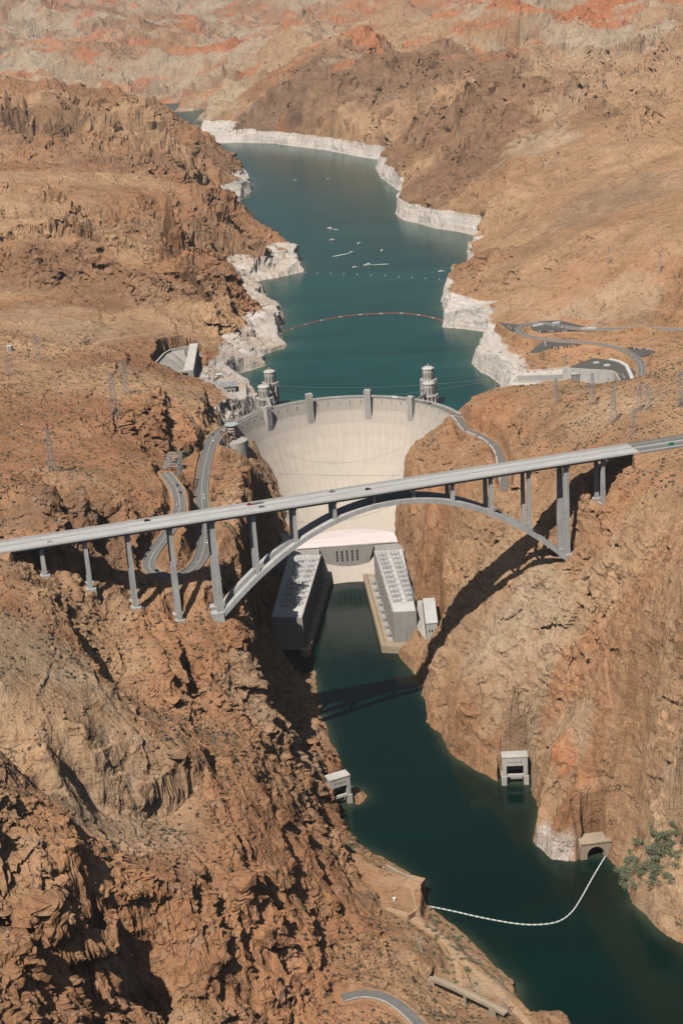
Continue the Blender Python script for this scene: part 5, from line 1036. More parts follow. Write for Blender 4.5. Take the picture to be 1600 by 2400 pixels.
# crane-like scaffold works beside the road
sc0 = wthing('steel_gantry', 'open steel gantry frame standing beside the road left of the canyon', 'gantry', tuple(map(float, U(402, 1085, 214))))
a = U(384, 1105, 216); b = U(396, 1072, 216); M_GAN = mat('gantry_steel', (0.42, 0.41, 0.39), 0.6)
for i in range(6):
    t = i/5; p = a+(b-a)*t; 
    for o in (0, 14): MB().beam((p[0]+o, p[1], 200), (p[0]+o, p[1], 221), .7).build('column', M_GAN, sc0)
    MB().beam((p[0]-1, p[1], 221), (p[0]+15, p[1], 221), .8).build('crossbeam', M_GAN, sc0)
    if i < 5: q2 = a+(b-a)*(i+1)/5; MB().beam((p[0], p[1], 221.9), (q2[0]+14, q2[1], 221.9), .5).build('brace', M_GAN, sc0)
for o in (0, 14): MB().beam((a[0]+o, a[1], 221), (b[0]+o, b[1], 221), .7).build('rail_beam', M_GAN, sc0)

# ------------------------------------------------------------------ outlet works and tunnel mouths
def portal(name, label, c, yaw, W=23.0):
    t = thing(name, label, 'outlet', (c[0], c[1], 0), yaw, 'outlet works of the lower canyon'); D = 9.0; lw = W*0.17; M = M_WCON
    MB().box(-W/2, W/2, -1.5, D, 19.5, 28).build('lintel', M, t); MB().box(-W/2-.4, W/2+.4, -1.9, D, 28.003, 28.9).build('cornice', M, t)
    for s in (-1, 1):
        x0, x1 = (s*W/2, s*(W/2-lw)) if s < 0 else (s*(W/2-lw), s*W/2); MB().box(x0, x1, -1.49, D, 9, 19.497).build('leg', M, t); MB().box(x0-(.8 if s < 0 else 0), x1+(.8 if s > 0 else 0), -2.6, D, -6, 8.997).build('plinth', M, t)
    MB().box(-W/2+lw+.01, W/2-lw-.01, -1.2, .8, 7.8, 10.2).build('crossbeam', M, t); MB().box(-W/2+lw+.5, W/2-lw-.5, 6.2, 7, -5, 3.5).build('inner_beam', M_GRYW, t); MB().box(-W/2+lw+.5, W/2-lw-.5, 6.2, 7, 11.2, 14.2).build('inner_beam', M_GRYW, t)
    MB().box(-W/2+lw+.01, W/2-lw-.01, 8.0, 8.9, -5, 19.4).build('back_wall', M_DARK, t)
    for k in range(5): x = (k-2)*W*.118; MB().box(x-.32, x+.32, -1.62, -1.505, 22.3, 24.2).build('slot', M_DARK, t)
    return t
portal('outlet_portal', 'concrete outlet portal standing in the water on the right bank below the bridge', (133.5, -686), math.radians(-3))
portal('outlet_portal', 'concrete outlet portal at the foot of the left bank beside a small rocky spit', (-26.0, -701), math.radians(24), 20.0)
def tunnel(name, label, c, yaw, W, Ht, r, zc, depth=14.0):
    t = thing(name, label, 'tunnel portal', (c[0], c[1], 0), yaw); n = 18; x0 = W/2; out = [(-x0, -5), (-x0, Ht), (x0, Ht), (x0, -5)]
    arc = [(r*math.cos(a), zc+r*math.sin(a)) for a in np.linspace(0, math.pi, n)]; inner = [(r, -5)]+arc+[(-r, -5)]
    m = MB(); ring = inner[::-1]   # left to right
    # front face as a fan of quads between the arch and the outline
    def outpt(p):
        a = math.atan2(p[1]-zc, p[0]); 
        if p[1] <= zc: return (-x0 if p[0] < 0 else x0, p[1])
        k = min(x0/abs(math.cos(a)) if abs(math.cos(a)) > 1e-6 else 1e9, (Ht-zc)/math.sin(a)); return (k*math.cos(a), zc+k*math.sin(a))
    V = []
    for p in ring:
        o = outpt(p); V += [(p[0], 0, p[1]), (o[0], 0, o[1]), (p[0], depth, p[1]), (o[0], depth, o[1])]
    F = []
    for i in range(len(ring)-1): a = 4*i; F += [(a, a+1, a+5, a+4), (a, a+4, a+6, a+2), (a+1, a+3, a+7, a+5), (a+2, a+6, a+7, a+3)]
    F += [(0, 2, 3, 1), (4*(len(ring)-1), 4*(len(ring)-1)+1, 4*(len(ring)-1)+3, 4*(len(ring)-1)+2)]
    m.add(V, F); k = MB().box(-x0, x0, -.6, depth, Ht+.003, Ht+1.2)
    m.build('headwall', M_BENCH if W < 20 else M_TANCON, t); k.build('coping', M_BENCH if W < 20 else M_TANCON, t); MB().box(-r+.02, r-.02, depth-1, depth-.5, -5, zc+r-.1).build('tunnel_dark', M_DARK, t); return t
tunnel('tunnel_portal', 'arched tunnel mouth in a tan headwall at the water on the right bank', (183.5, -811), math.radians(6), 26, 14.5, 7.2, 4.0)
tunnel('tunnel_portal', 'arched tunnel mouth at the tip of the bare flat bench on the left bank', (34.5, -854), math.radians(60), 17.5, 15.6, 6.6, 4.5, 12)
ww = wthing('wing_wall', 'smooth tan wall along the edge of the bare bench beside the left tunnel mouth', 'retaining wall', tuple(map(float, U(930, 2050, 16))))
MB().sweep(np.array([list(U(x, y, 17.2)) for x, y in ((905, 2028), (930, 2042), (960, 2056), (986, 2068))]), [(-1, -16), (1, -16), (1, 0.4), (-1, 0.4)]).build('wall', M_TANCON, ww)
MB().sweep(np.array([list(U(x, y, 17.0)) for x, y in ((966, 2086), (970, 2108), (976, 2133), (955, 2146))]), [(-1, -17), (1, -17), (1, 0.4), (-1, 0.4)]).build('wall', M_BENCH, ww)
p = U(924, 2110, 17); tk = wthing('storage_tank', 'small white tank beside the bare bench on the left bank', 'tank', (float(p[0]), float(p[1]), 16.5)); MB().lathe(p, [(1.3, 16), (1.3, 19), (.2, 19.5)], 16).build('shell', M_WHITE, tk)
# small road bridge at the bottom
sb = wthing('small_bridge', 'narrow concrete road bridge on one pier above the track on the left bank', 'bridge', tuple(map(float, U(1090, 2330, 16))), None)
SPP = np.array([list(U(1012, 2292, 27)), list(U(1060, 2312, 26)), list(U(1110, 2336, 25)), list(U(1155, 2358, 24)), list(U(1185, 2375, 23))])
MB().sweep(SPP, [(-2.6, -1.3), (2.6, -1.3), (2.6, 0), (-2.6, 0)]).build('deck', M_TANCON, sb)
for o in (-2.4, 2.4): MB().sweep(SPP, [(o-.12, .003), (o+.12, .003), (o+.12, 1.0), (o-.12, 1.0)]).build('parapet', M_TANCON, sb)
p = SPP[1]*.4+SPP[2]*.6; MB().obox(p, (1, -.4), 2.2, 4, 5, p[2]-1.31).build('pier', M_TANCON, sb); p = SPP[0]; MB().obox(p, (1, -.4), 5, 5.4, 10, p[2]-1.31).build('abutment', M_TANCON, sb); p = SPP[3]; MB().obox(p, (1, -.4), 5, 5.4, 8, p[2]-1.31).build('abutment', M_TANCON, sb)
gw = wthing('zigzag_wall', 'thin pale concrete wall stepping down the rocks above the small bridge', 'wall', tuple(map(float, U(985, 2240, 34))))
Z_ = [on_ray(x, y) for x, y in ((974, 2190), (982, 2215), (992, 2245), (976, 2264))]; MB().sweep(np.array(Z_), [(-.3, -2), (.3, -2), (.3, 1.5), (-.3, 1.5)]).build('wall', M_CON, gw)

# ------------------------------------------------------------------ floating booms and buoys
bm = wthing('float_boom', 'chain of white floats strung in a loop across the river between the two tunnel mouths', 'float boom', (110.0, -880.0, 0.0))
bp = catmull(np.array([list(U(x, y, 0.2)) for x, y in ((983, 2121), (1050, 2134), (1130, 2152), (1210, 2166), (1265, 2168), (1310, 2160), (1340, 2138), (1362, 2105), (1390, 2055), (1418, 2008))]), 30)
L = np.concatenate([[0], np.cumsum(np.linalg.norm(np.diff(bp, axis=0), axis=1))]); nf_ = 46
def alongp(s): return np.array([np.interp(s, L, bp[:, k]) for k in range(3)])
for i in range(nf_):
    a, b = alongp(L[-1]*(i+.06)/nf_), alongp(L[-1]*(i+.88)/nf_); MB().beam(a, b, .85, .8).build('float', M_WHITE, bm)
cb = MB().sweep(bp[::6], [(-.1, -.1), (.1, -.1), (.1, .1), (-.1, .1)]).build('cable', M_STEEL, bm)
ob = wthing('float_boom', 'thin orange boom curving across the lake upstream of the dam', 'float boom', (50.0, 570.0, 135.0)); M_ORB = mat('orange_boom', (0.50, 0.13, 0.06), 0.6)
bp = catmull(np.array([list(U(x, y, 135.25)) for x, y in ((657, 784), (700, 765), (760, 749), (830, 738), (900, 734), (950, 734), (1000, 741), (1040, 752))]), 12)
L = np.concatenate([[0], np.cumsum(np.linalg.norm(np.diff(bp, axis=0), axis=1))])
for i in range(60): MB().beam(alongp(L[-1]*i/60), alongp(L[-1]*(i+.93)/60), 1.5, 1.1).build('float', M_ORB if i % 6 else M_PINK, ob)
bu0 = None
for i, (x, y) in enumerate([(716, 639), (743, 640), (775, 641), (805, 642), (837, 644), (869, 645), (902, 646), (934, 649), (965, 651), (997, 653), (1029, 655)]):
    q = U(x, y, 135)
    if bu0 is None:
        bu0 = thing('buoy', '', 'buoy'); MB().lathe((0, 0), [(.1, -.8), (1.2, -.5), (1.35, .3), (1.2, .8), (.4, 1.0)], 12).build('float', M_WHITE, bu0); MB().lathe((0, 0), [(.35, 1.0), (.3, 3.0), (.5, 3.1), (.5, 3.9), (.1, 4.1)], 10).build('marker_post', M_WHITE, bu0); o = bu0
    else: o = copy_tree(bu0)
    o.location = q; o.scale = (.75,)*3; tag(o, f'small white marker buoy, {ORD[i]} from the left in the row across the lake', 'buoy', 'row of buoys across the lake')
def boat():
    r = thing('boat', '', 'boat'); V = []; st_ = [(-5, 1.5, 1.0), (-2, 1.75, 1.0), (1.5, 1.6, 1.1), (4, .9, 1.3), (5.6, .05, 1.5)]
    for x, w_, h_ in st_: V += [(x, -w_, h_), (x, w_, h_), (x, w_*.6, -.4), (x, -w_*.6, -.4)]
    F = [(4*i+k, 4*i+(k+1) % 4, 4*i+4+(k+1) % 4, 4*i+4+k) for i in range(4) for k in range(4)]+[(0, 1, 2, 3), (16, 17, 18, 19)]
    MB().add(V, F).build('hull', M_WHITE, r); MB().prism([(-2.4, -1.2), (2, -1.2), (2, 1.2), (-2.4, 1.2)], 1.05, 2.7, [(-2.2, -1), (1, -.9), (1, .9), (-2.2, 1)]).build('cabin', M_WHITE, r); MB().box(-2.0, 1.0, -1.15, 1.15, 1.6, 2.1).build('window_band', M_GLASS, r); MB().box(-5.4, -4.9, -.3, .3, -.2, 1.5).build('motor', M_DARK, r); return r
M_FOAM = mat('wake_foam', (0.50, 0.60, 0.56), 0.8, 0, 0.3, 0.8)
bo0 = boat(); first = True
for x, y, rz, scl, wk, lb in [(773, 536, 2.4, 1.6, 16, 'white boat turning in its own foam, farthest up the lake of the group'), (778, 563, 0.2, 1.4, 0, 'white boat lying still just below the foaming boat'), (841, 571, 0.9, 1.2, 0, 'small white boat in the middle of the lake right of the still boat'), (895, 587, 1.2, 1.1, 0, 'small reddish boat alone towards the right of the lake'),
    (823, 592, .6, 1.2, 42, 'white boat trailing a long thin slanting wake'), (831, 627, .3, 1.2, 0, 'white boat close above the row of buoys at its left half'), (862, 621, 3.1, 1.5, 34, 'white boat heading left with a straight wake behind it'), (1033, 637, .1, 1.3, 0, 'white boat near the right shore above the end of the buoys'), (692, 423, .3, 1.2, 0, 'tiny white boat far up the lake on its left side'), (768, 420, .3, 1.2, 0, 'tiny white boat far up the lake near the middle')]:
    o = bo0 if first else copy_tree(bo0); first = False; q = U(x, y, 135); o.location = (q[0], q[1], 135.1); o.rotation_euler = (0, 0, rz); o.scale = (scl,)*3; tag(o, lb, 'boat', 'boats on the lake')
    if wk:
        d = np.array([-math.cos(rz), -math.sin(rz)]); nn = np.array([-d[1], d[0]]); e = q[:2]+d*5*scl; f_ = e+d*wk; m = MB(); n_ = 10; V = []
        for i in range(n_+1):
            t = i/n_; w_ = 1.6+1.8*math.sin(t*2.6)+random.uniform(-.3, .3); c = e+(f_-e)*t; V += [(c[0]+nn[0]*w_, c[1]+nn[1]*w_, 135.06), (c[0]-nn[0]*w_, c[1]-nn[1]*w_, 135.06)]
        m.add(V, [(2*i, 2*i+1, 2*i+3, 2*i+2) for i in range(n_)]); m.build('wake', M_FOAM, None, None, None, kind='stuff')

# ------------------------------------------------------------------ vehicles
def car(m, kind='car'):
    r = thing('car', '', 'car'); L, W = (4.7, 1.85) if kind == 'car' else (8.5, 2.4)
    if kind == 'car':
        prof = [(-2.35, .35), (-2.35, .85), (-1.9, 1.0), (.85, 1.0), (2.2, .8), (2.35, .6), (2.35, .35)]; cab = [(-1.75, 1.0), (-1.25, 1.48), (.35, 1.5), (1.1, 1.0)]
    elif kind == 'van':
        prof = [(-4.2, .4), (-4.2, 2.9), (3.0, 2.9), (3.7, 1.5), (4.2, 1.3), (4.2, .4)]; cab = [(3.02, 2.0), (3.02, 2.6), (3.1, 2.6), (3.5, 2.0)]
    def ext(pr, w0, w1):
        n = len(pr); V = [(x, -w0 if i < 2 or i > n-3 else -w1, z) for i, (x, z) in enumerate(pr)]+[(x, w0 if i < 2 or i > n-3 else w1, z) for i, (x, z) in enumerate(pr)]
        return V, [tuple(range(n)), tuple(range(n, 2*n))[::-1]]+[(i, n+i, n+(i+1) % n, (i+1) % n) for i in range(n)]
    MB().add(*ext(prof, W/2, W/2-.06)).build('body', m, r); MB().add(*ext(cab, W/2-.1, W/2-.2)).build('windows', M_GLASS, r)
    if kind == 'car': MB().box(-1.15, .3, -W/2+.24, W/2-.24, 1.485, 1.53).build('roof', m, r)
    for x in (-L/2+.9, L/2-.9):
        for s in (-1, 1):
            w_ = MB(); V = []; n = 12
            for yy in (s*(W/2-.24), s*(W/2+.01)):
                for i in range(n): a = 2*math.pi*i/n; V.append((x+.33*math.cos(a), yy, .34+.33*math.sin(a)))
            w_.add(V, [tuple(range(n))[::-1], tuple(range(n, 2*n))]+[(i, (i+1) % n, n+(i+1) % n, n+i) for i in range(n)]); w_.build('wheel', M_TYRE, r)
    return r
CARM = {'white': mat('white_car_paint', (0.80, 0.80, 0.80), .3, 0, .02), 'dark': mat('dark_car_paint', (0.025, 0.027, 0.03), .25, 0, .02), 'red': mat('red_car_paint', (0.45, 0.02, 0.02), .3, 0, .02), 'silver': mat('silver_car_paint', (0.42, 0.43, 0.44), .3, .5, .02), 'blue': mat('blue_car_paint', (0.05, 0.09, 0.18), .3, 0, .02)}
PROTO = {}
def put_car(col, pos, yaw, label, group, kind='car', scl=1.0, cat=None):
    key = (col, kind)
    if key not in PROTO: PROTO[key] = car(CARM[col], kind); o = PROTO[key]
    else: o = copy_tree(PROTO[key])
    o.location = pos; o.rotation_euler = (0, 0, yaw); o.scale = (scl,)*3; tag(o, label, cat or {'car': 'car', 'van': 'bus'}[kind], group); return o
for x, y, col, lb, kd in [(116, 1264, 'white', 'white car on the bridge near its left end', 'car'), (343, 1213, 'dark', 'dark car on the bridge above the second tall column', 'car'), (582, 1175, 'red', 'red pickup truck towing a load across the bridge', 'car'), (613, 1185, 'silver', 'silver car on the bridge just behind the red truck, in the nearer lane', 'car'), (862, 1145, 'dark', 'dark car on the bridge above the top of the arch', 'car'), (768, 1138, 'silver', 'pale car near the far edge of the bridge over the dam', 'car')]:
    q = U(x, y, 270.0); s = (q[:2]-BC)@BD; o_ = float(np.clip((q[:2]-BC)@BN, -10, 8)); p = bridge_xy(s, o_); put_car(col, (p[0], p[1], deck_z(s)+.02), BA, lb, 'vehicles on the bridge', kd, 1.15)
q = U(600, 1172, 270.0); s = (q[:2]-BC)@BD; o_ = (q[:2]-BC)@BN; p = bridge_xy(s, float(np.clip(o_, -10, 8)))
tl = thing('trailer', 'flat grey trailer loaded with small items behind the red truck on the bridge', 'trailer', (p[0], p[1], deck_z(s)+.02), BA)
MB().box(-5, 5, -1.2, 1.2, .8, 1.1).build('bed', M_STEEL, tl)
for k in range(4): MB().box(-4.2+k*2.3, -2.6+k*2.3, -.8, .8, 1.103, 1.9).build('load', M_STEEL, tl)
for k in (-3.5, -2.3): MB().beam((k, -1.2, .4), (k, 1.2, .4), .7).build('wheel', M_TYRE, tl)
MB().beam((5, 0, .8), (7.4, 0, .6), .2).build('drawbar', M_STEEL, tl)
def road_pose(key, px, py):
    P = ROADS[key][0]; q = None; best = None
    for i in range(len(P)-1):
        for t in (0, .5):
            a = P[i]+(P[i+1]-P[i])*t; d = a-CAM; dep = d@CF; sx = 800+FPX*(d@CR)/dep; sy = 1200-FPX*(d@CU)/dep; e = math.hypot(sx-px, sy-py)
            if best is None or e < best[0]: best = (e, a, math.atan2(P[i+1][1]-P[i][1], P[i+1][0]-P[i][0]), sx-px)
    return best
for key, x, y, col, lb in [('canyon_road', 469, 1160, 'white', 'white car on the canyon road just above the bridge, ahead of another white car'), ('canyon_road', 466, 1169, 'white', 'white car on the canyon road closest to the far side of the bridge deck'), ('canyon_road', 484, 1271, 'white', 'white car on the canyon road below the bridge'), ('canyon_road', 504, 1019, 'dark', 'dark car on the road coming off the left end of the dam'),
    ('canyon_road', 512, 1009, 'red', 'red car on the road coming off the left end of the dam'), ('canyon_road', 490, 1030, 'white', 'white car following the dark car where the road bends off the dam'), ('lower_loop', 423, 1181, 'white', 'white car on the hairpin road just beyond the bridge deck'), ('lower_loop', 415, 1157, 'dark', 'dark car climbing the hairpin road beyond the bridge'), ('lower_loop', 403, 1143, 'blue', 'dark blue car uppermost on the hairpin road'), ('lower_loop', 412, 1236, 'silver', 'silver car on the hairpin road just on the near side of the bridge'), ('lower_loop', 369, 1327, 'dark', 'dark car in the shadow at the hairpin bend under the bridge')]:
    e, a, yaw, dx = road_pose(key, x, y); off = 2.6*(1 if col in ('white', 'red') else -1); put_car(col, (a[0]-math.sin(yaw)*off, a[1]+math.cos(yaw)*off, a[2]-.1), yaw, lb, 'cars on the canyon roads', scl=1.1)
for t, col, lb, kd in ((-.62, 'dark', 'dark car on the dam crest near the left intake towers', 'car'), (-.20, 'white', 'white car on the dam crest right of the left elevator tower', 'car'), (-.02, 'white', 'white van at the middle of the dam crest', 'car'), (.52, 'white', 'white bus on the dam crest between the two right towers', 'van'), (.84, 'silver', 'silver car on the dam crest right of the rightmost tower', 'car'), (.89, 'dark', 'dark car rightmost on the dam crest', 'car'), (-.93, 'white', 'white car leftmost on the dam crest', 'car')):
    put_car(col, ((145.6+1.9)*math.sin(t), -152+(145.6+1.9)*math.cos(t), 178.88), -t, lb, 'cars on the dam crest', kd, 1.0 if kd == 'van' else 1.1)
def parked(p0, p1, n, z, where, seed, miss=.15, kind='car'):
    R = random.Random(seed)
    for i in range(n):
        t = (i+.5)/n+R.uniform(-.1, .1)/n; q = U(p0[0]+(p1[0]-p0[0])*t, p0[1]+(p1[1]-p0[1])*t, z); col = R.choice(['white', 'white', 'white', 'silver', 'dark', 'dark', 'blue', 'red'] if kind == 'car' else ['white'])
        if R.random() < miss: continue
        word = {'car': 'car', 'van': 'bus'}[kind]
        put_car(col, (q[0], q[1], z-.18), 1.45+R.uniform(-.08, .08) if kind == 'car' else .2+R.uniform(-.1, .1), (f'{col} {word} parked {ORD[i]} from the left {where}' if n > 1 else f'{col} {word} parked {where}'), f'{word}es parked on the terraces' if kind != 'car' else 'cars parked on the terraces', kind)
Z1 = 187.8
parked((1262, 777), (1352, 775), 15, Z1, 'in the long row of the highest lot', 1); parked((1288, 763), (1330, 766), 8, Z1, 'in the back row of the highest lot', 2); parked((1252, 765), (1268, 762), 4, Z1, 'at the left tip of the highest lot', 3, 0, 'van'); parked((1298, 759), (1310, 757), 2, Z1, 'at the back of the highest lot', 4, 0, 'van')
parked((1365, 772), (1394, 771), 4, Z1, 'on the road right of the highest lot', 5, 0, 'van'); parked((1190, 764), (1207, 776), 6, Z1, 'in the lot outside the hairpin', 6)
parked((1277, 801), (1278, 810), 3, 187.5, 'at the corner of the middle lot', 7, 0); parked((1268, 818), (1360, 808), 13, 187.5, 'in the long row of the middle lot', 8); parked((1474, 815), (1528, 820), 11, Z1, 'in the back row of the rightmost lot', 9); parked((1508, 835), (1536, 826), 5, Z1, 'in the front row of the rightmost lot', 10)
parked((1396, 852), (1398, 852), 1, 187, 'on the lowest lot above the ribbed wall, the left one', 11, 0, 'van'); parked((1421, 858), (1423, 858), 1, 187, 'on the lowest lot above the ribbed wall, the right one', 12, 0, 'van'); parked((1457, 876), (1472, 902), 5, 187, 'along the canopy of the lowest lot', 13, .1)
# ------------------------------------------------------------------ pylons and wires
M_PYL = mat('pylon_steel', (0.40, 0.42, 0.43), 0.5, 0.3)
def pylon():
    r = thing('pylon', '', 'pylon'); zs_ = [0, 9, 17, 24, 30, 35, 40]; w_ = lambda z: 4.2*(1-z/40)+.7*(z/40)
    for sx in (-1, 1):
        for sy in (-1, 1): MB().beam((sx*w_(0), sy*w_(0), -4), (sx*.7, sy*.7, 40), .34).build('leg', M_PYL, r)
    b = MB()
    for i in range(6):
        a, c = zs_[i], zs_[i+1]; A, C_ = w_(a), w_(c)
        for s in (-1, 1):
            b.beam((-A, s*A, a), (C_, s*C_, c), .16).beam((A, s*A, a), (-C_, s*C_, c), .16).beam((s*A, -A, a), (s*C_, C_, c), .16).beam((s*A, A, a), (s*C_, -C_, c), .16).beam((-C_, s*C_, c), (C_, s*C_, c), .16)
    b.build('bracing', M_PYL, r)
    for z, l in ((26, 7.5), (32, 6.0), (38, 4.5)): MB().beam((-l, 0, z), (l, 0, z), .3).beam((-l, 0, z), (0, 0, z+2.2), .18).beam((l, 0, z), (0, 0, z+2.2), .18).build('arm', M_PYL, r)
    return r
py0 = pylon(); first = True; PY = []
for x, y, hgt, lb in [(124, 1105, 44, 'tall lattice pylon on the red slope at the left edge above the dark cone'), (270, 975, 52, 'tall lattice pylon on the ledge left of the canyon rim, nearer of two'), (297, 925, 42, 'lattice pylon behind the ledge left of the canyon rim, farther of two'), (22, 880, 26, 'small lattice pylon at the far left below the pale tank'), (90, 842, 36, 'slender lattice pylon on the pale slope at the upper left'),
    (1303, 948, 30, 'lattice pylon on the brown crest directly below the ribbed white wall'), (1388, 950, 36, 'lattice pylon in the middle of the hill right of the ribbed wall'), (1437, 990, 40, 'lattice pylon on the pale ground above the right end of the bridge'), (1483, 1018, 26, 'low lattice pylon just behind the highway at the right'), (1592, 955, 38, 'lattice pylon at the far right edge above the highway'), (1498, 962, 28, 'lattice pylon on the slope right of centre of the hill, left of a twin'), (1516, 962, 28, 'lattice pylon on the slope beside its left twin'),
    (1325, 880, 30, 'lattice pylon standing at the left end of the lowest car park'), (1426, 618, 28, 'lattice pylon far up the brown slope on the right'), (1545, 640, 30, 'lattice pylon farthest right on the upper brown slope'), (1163, 915, 20, 'small lattice pylon at the water edge right of the dam'), (1012, 1045, 20, 'small lattice pylon on the rock beside the right end of the dam face')]:
    o = py0 if first else copy_tree(py0); first = False; q = on_ray(x, y); o.location = q; o.scale = (hgt/40*.9,)*2+(hgt/40,); o.rotation_euler = (0, 0, random.uniform(-.3, .3)); tag(o, lb, 'pylon', 'power line pylons'); PY.append(np.array(q)+[0, 0, hgt*.8])
def wire(a, b, sag, label, w_=.16):
    a = np.array(a, float); b = np.array(b, float); pts = [a+(b-a)*t-np.array([0, 0, 4*sag*t*(1-t)]) for t in np.linspace(0, 1, 17)]; m = MB()
    for p, q in zip(pts, pts[1:]): m.beam(p, q, w_)
    return m.build('power_cable', M_PYL, None, label, 'cable', 'power cables')
wire(PY[15], PY[2], 18, 'long thin power cable spanning the lake behind the dam crest'); wire(PY[15]+[0, 3, -3], PY[1]-[0, 0, 8], 20, 'second thin power cable spanning the lake just below the first')
wire(U(583, 1107, 150), U(946, 1113, 116), 2, 'thin cable stretched across the lower face of the dam', .3)
for a, b, lb in ((5, 7, 'thin cable between two pylons on the hill above the bridge'), (7, 9, 'thin cable running to the pylon at the far right edge'), (13, 14, 'thin cable between the two pylons on the upper brown slope')): wire(PY[a], PY[b], 5, lb)
# channel marker on the bank at the bottom
q = U(1326, 2396, 1.0); mk = wthing('beacon', 'slim white beacon post on the rocks at the water edge at the very bottom', 'beacon', tuple(map(float, q)))
MB().lathe(q, [(.5, 0), (.35, 4.6), (.9, 4.7), (.9, 5.6), (.4, 5.7), (.4, 6.6), (.05, 7)], 10).build('post', M_WHITE, mk)
q = U(1185, 2362, 20); hp_ = wthing('pole_frame', 'dark cluster of slim poles at the right end of the small bridge', 'poles', tuple(map(float, (q[0], q[1], 14))))
for a, b in ((-1.5, 0), (0, .6), (1.6, 0)): MB().beam((q[0]+a, q[1]+b, 12), (q[0]+a, q[1]+b, 29), .35).build('pole', M_STEEL, hp_)
MB().beam((q[0]-2.2, q[1], 27), (q[0]+2.4, q[1], 27), .3).build('crossarm', M_STEEL, hp_)

# ------------------------------------------------------------------ bushes
def leaf_mat(name, c):
    m = bpy.data.materials.new(name); g = NB(m); P = g.scalev((1, 1, 1)); v = g.noise(P, 0.9, 4); col = g.mix(g.rng(v, .35, .65, 0, 1), c, tuple(q*1.7 for q in c)); g.color(col); g.b.inputs['Roughness'].default_value = 0.8; return m
M_LEAF = leaf_mat('bush_leaves', (0.15, 0.165, 0.098)); M_LEAF2 = leaf_mat('dry_leaves', (0.16, 0.15, 0.09)); M_TWIG = mat('twigs', (0.13, 0.09, 0.06), .9)
def bush(m, seed):
    R = np.random.default_rng(seed); r = thing('bush', '', 'bush'); nl = 420
    d = R.normal(size=(nl, 3)); d /= np.linalg.norm(d, axis=1)[:, None]; d[:, 2] = np.abs(d[:, 2])*.95; cl = R.integers(0, 7, nl); cc = R.normal(size=(7, 3))*np.array([.42, .42, .16])+[0, 0, .35]
    p = cc[cl]+d*(.32+.24*R.random((nl, 1))); V = []; F = []
    for i in range(nl):
        a = R.normal(size=3); a /= np.linalg.norm(a); b = np.cross(a, R.normal(size=3)); b /= np.linalg.norm(b); s = .055+.05*R.random(); V += [p[i]-a*s, p[i]+b*s*.8, p[i]+a*s, p[i]-b*s*.8]; F.append((4*i, 4*i+1, 4*i+2, 4*i+3))
    MB().add(V, F).build('foliage', m, r); t = MB()
    for k in range(7): t.beam((0, 0, -.3), tuple(cc[k]+[0, 0, .1]), .05)
    t.build('stems', M_TWIG, r); return r
BU = [bush(M_LEAF, 1), bush(M_LEAF, 2), bush(M_LEAF2, 3)]; used = [False]*3
def put_bush(x, y, k, size, label, group):
    q = on_ray(x, y)
    if q[2] < 0.4: return
    if used[k]: o = copy_tree(BU[k])
    else: o = BU[k]; used[k] = True
    o.location = (q[0], q[1], q[2]-.2); o.scale = (size, size*random.uniform(.85, 1.15), size*random.uniform(.8, 1.1)); o.rotation_euler = (0, 0, random.uniform(0, 6.28)); tag(o, label, 'bush', group)
R_ = random.Random(5)
for i in range(56):
    t = R_.random(); x = 1475+(1590-1475)*t+R_.gauss(0, 26); y = 2065-(2065-1955)*t+R_.gauss(0, 15); put_bush(x, y, R_.choice([0, 0, 1]), R_.uniform(4.0, 6.6), 'grey-green bush packed in the dense thicket on the right bank', 'bushes of the thicket on the right bank')
for i, (x, y, lb) in enumerate([(1476, 1998, 'grey-green bush left of the thicket, above the boulders'), (1468, 2018, 'grey-green bush beside the tunnel mouth rocks on the right bank'), (1532, 1952, 'grey-green bush upper left of the thicket'), (1506, 1975, 'small bush between the tunnel mouth and the thicket'), (1540, 1962, 'bush just above the middle of the thicket'), (1528, 1936, 'small lone bush above the thicket'), (1576, 1935, 'small lone bush high on the slope above the thicket'), (1569, 2072, 'round dark bush alone below the thicket'), (1590, 2170, 'bush near the water at the right edge'), (1598, 1948, 'bush at the right edge above the thicket')]):
    put_bush(x, y, i % 2, 3.2, lb, 'lone bushes on the right bank')
for i in range(70):
    t = R_.random(); pts = [(1010, 2150), (1040, 2190), (1075, 2225), (1110, 2262), (1135, 2295)]; j = min(int(t*4), 3); f = t*4-j; x = pts[j][0]+(pts[j+1][0]-pts[j][0])*f+R_.gauss(0, 14)-4; y = pts[j][1]+(pts[j+1][1]-pts[j][1])*f+R_.gauss(0, 9)
    put_bush(x, y, R_.choice([0, 1, 2, 2]), R_.uniform(1.4, 2.8), 'low grey-green bush among the scrub lining the dirt track on the left bank', 'bushes along the dirt track')
for i in range(22):
    put_bush(1062+R_.gauss(0, 10), 2300+R_.gauss(0, 40), R_.choice([0, 1, 2]), R_.uniform(1.6, 2.8), 'low bush in the gully beside the small bridge', 'bushes by the small bridge')
for i in range(26):
    t = R_.random(); put_bush(815+130*t+R_.gauss(0, 8), 1982+62*t+R_.gauss(0, 6)-6, R_.choice([0, 2]), R_.uniform(1.5, 2.6), 'low bush on the shoreline rocks above the bare bench', 'bushes on the shore above the bench')
for i in range(9): put_bush(1065+R_.gauss(0, 16), 1742+R_.gauss(0, 14), 1, 2.0, 'small bush at the foot of the right cliff by the water', 'bushes at the foot of the right cliff')
for i in range(10): put_bush(424+R_.gauss(0, 9), 1062+R_.gauss(0, 7), 0, R_.uniform(2.5, 4), 'dark green bush in the cleft beside the canyon road', 'bushes in the cleft by the road')

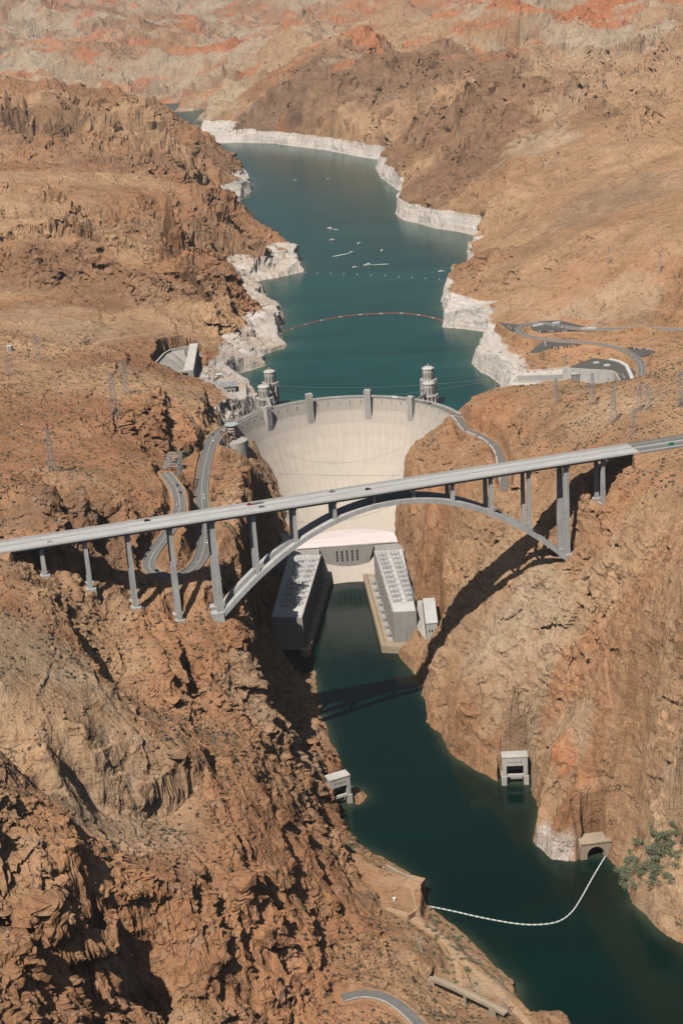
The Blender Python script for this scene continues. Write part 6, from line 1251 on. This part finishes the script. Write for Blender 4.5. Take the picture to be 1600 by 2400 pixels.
# ------------------------------------------------------------------ scrub and loose stones on the open ground, too many to count
NZ = 1/np.sqrt(1+np.gradient(h, axis=0)**2/np.gradient(GY, axis=0)**2+np.gradient(h, axis=1)**2/np.gradient(GX, axis=1)**2)
def scatter(name, n, shapes, lo, hi, minnz, m, seed, lim=2300, power=1.0, field=None):
    R = np.random.default_rng(seed); ok = (NZ > minnz) & (flat < .05) & (sdr > 3) & (sdl > 4) & (dist < lim) & (np.abs(GX) < .25*dist+40)
    if field is not None: ok &= field > R.random(ok.shape)
    r, c = np.where(ok); k = R.choice(len(r), min(n, len(r)), replace=False); r, c = r[k], c[k]; n = len(r); s = lo+(hi-lo)*R.random(n)**2.2
    base, F0 = shapes; nvb = len(base); P = np.stack([VX[r, c], VY[r, c], VZ[r, c]], 1); a = R.random(n)*6.28; ca, sa = np.cos(a), np.sin(a)
    B = base[None]*(1+.35*R.normal(size=(n, nvb, 1)))*s[:, None, None]; X = B[..., 0]*ca[:, None]-B[..., 1]*sa[:, None]; Y = B[..., 0]*sa[:, None]+B[..., 1]*ca[:, None]
    V = np.stack([X, Y, B[..., 2]], -1)+P[:, None]+R.normal(size=(n, 1, 3))*[.5, .5, 0]; F = (F0[None]+(np.arange(n)*nvb)[:, None, None]).reshape(-1, 3)
    me = bpy.data.meshes.new(name); V = V.reshape(-1, 3).astype(np.float32); me.vertices.add(len(V)); me.vertices.foreach_set('co', V.ravel()); me.loops.add(F.size); me.loops.foreach_set('vertex_index', F.ravel().astype(np.int32)); me.polygons.add(len(F)); me.polygons.foreach_set('loop_start', np.arange(len(F), dtype=np.int32)*3); me.update(calc_edges=True)
    me.materials.append(m); o = bpy.data.objects.new(name, me); scene.collection.objects.link(o); o['kind'] = 'stuff'; return o
bm_ = bmesh.new(); bmesh.ops.create_icosphere(bm_, subdivisions=1, radius=1); bm_.verts.ensure_lookup_table(); IB = np.array([v.co[:] for v in bm_.verts])*[1, 1, .7]; IF = np.array([[v.index for v in f.verts] for f in bm_.faces]); bm_.free()
M_SCR = leaf_mat('desert_scrub', (0.055, 0.05, 0.03)); M_STONE = mat('loose_stone', (0.33, 0.185, 0.115), .95, 0, .35, .2)
scatter('desert_scrub', 16000, (IB, IF), .5, 1.7, .80, M_SCR, 3, 2100, field=np.clip(0.5+1.6*fbm(GX/45, GY/45, 50.5, 3), .05, 1))
scatter('loose_stones', 11000, (IB*[1, .9, .8], IF), .35, 1.9, .62, M_STONE, 4, 2200, field=np.clip(0.45+1.8*fbm(GX/35, GY/35, 60.5, 3), .03, 1)*np.clip(rug+.2, .2, 1))

# ------------------------------------------------------------------ desert air: one even box of haze round everything
hz = MB().box(-9500, 9500, -2100, 15500, -40, 1900).build('haze', None, None, kind='stuff'); hz.data.materials.clear()
hm_ = bpy.data.materials.new('haze_air'); hm_.use_nodes = True; N = hm_.node_tree.nodes; N.clear(); out = N.new('ShaderNodeOutputMaterial'); pv = N.new('ShaderNodeVolumePrincipled')
pv.inputs['Color'].default_value = (0.80, 0.80, 0.82, 1); pv.inputs['Density'].default_value = 0.00003; pv.inputs['Anisotropy'].default_value = 0.2; hm_.node_tree.links.new(pv.outputs[0], out.inputs['Volume']); hz.data.materials.append(hm_); hz.visible_shadow = True
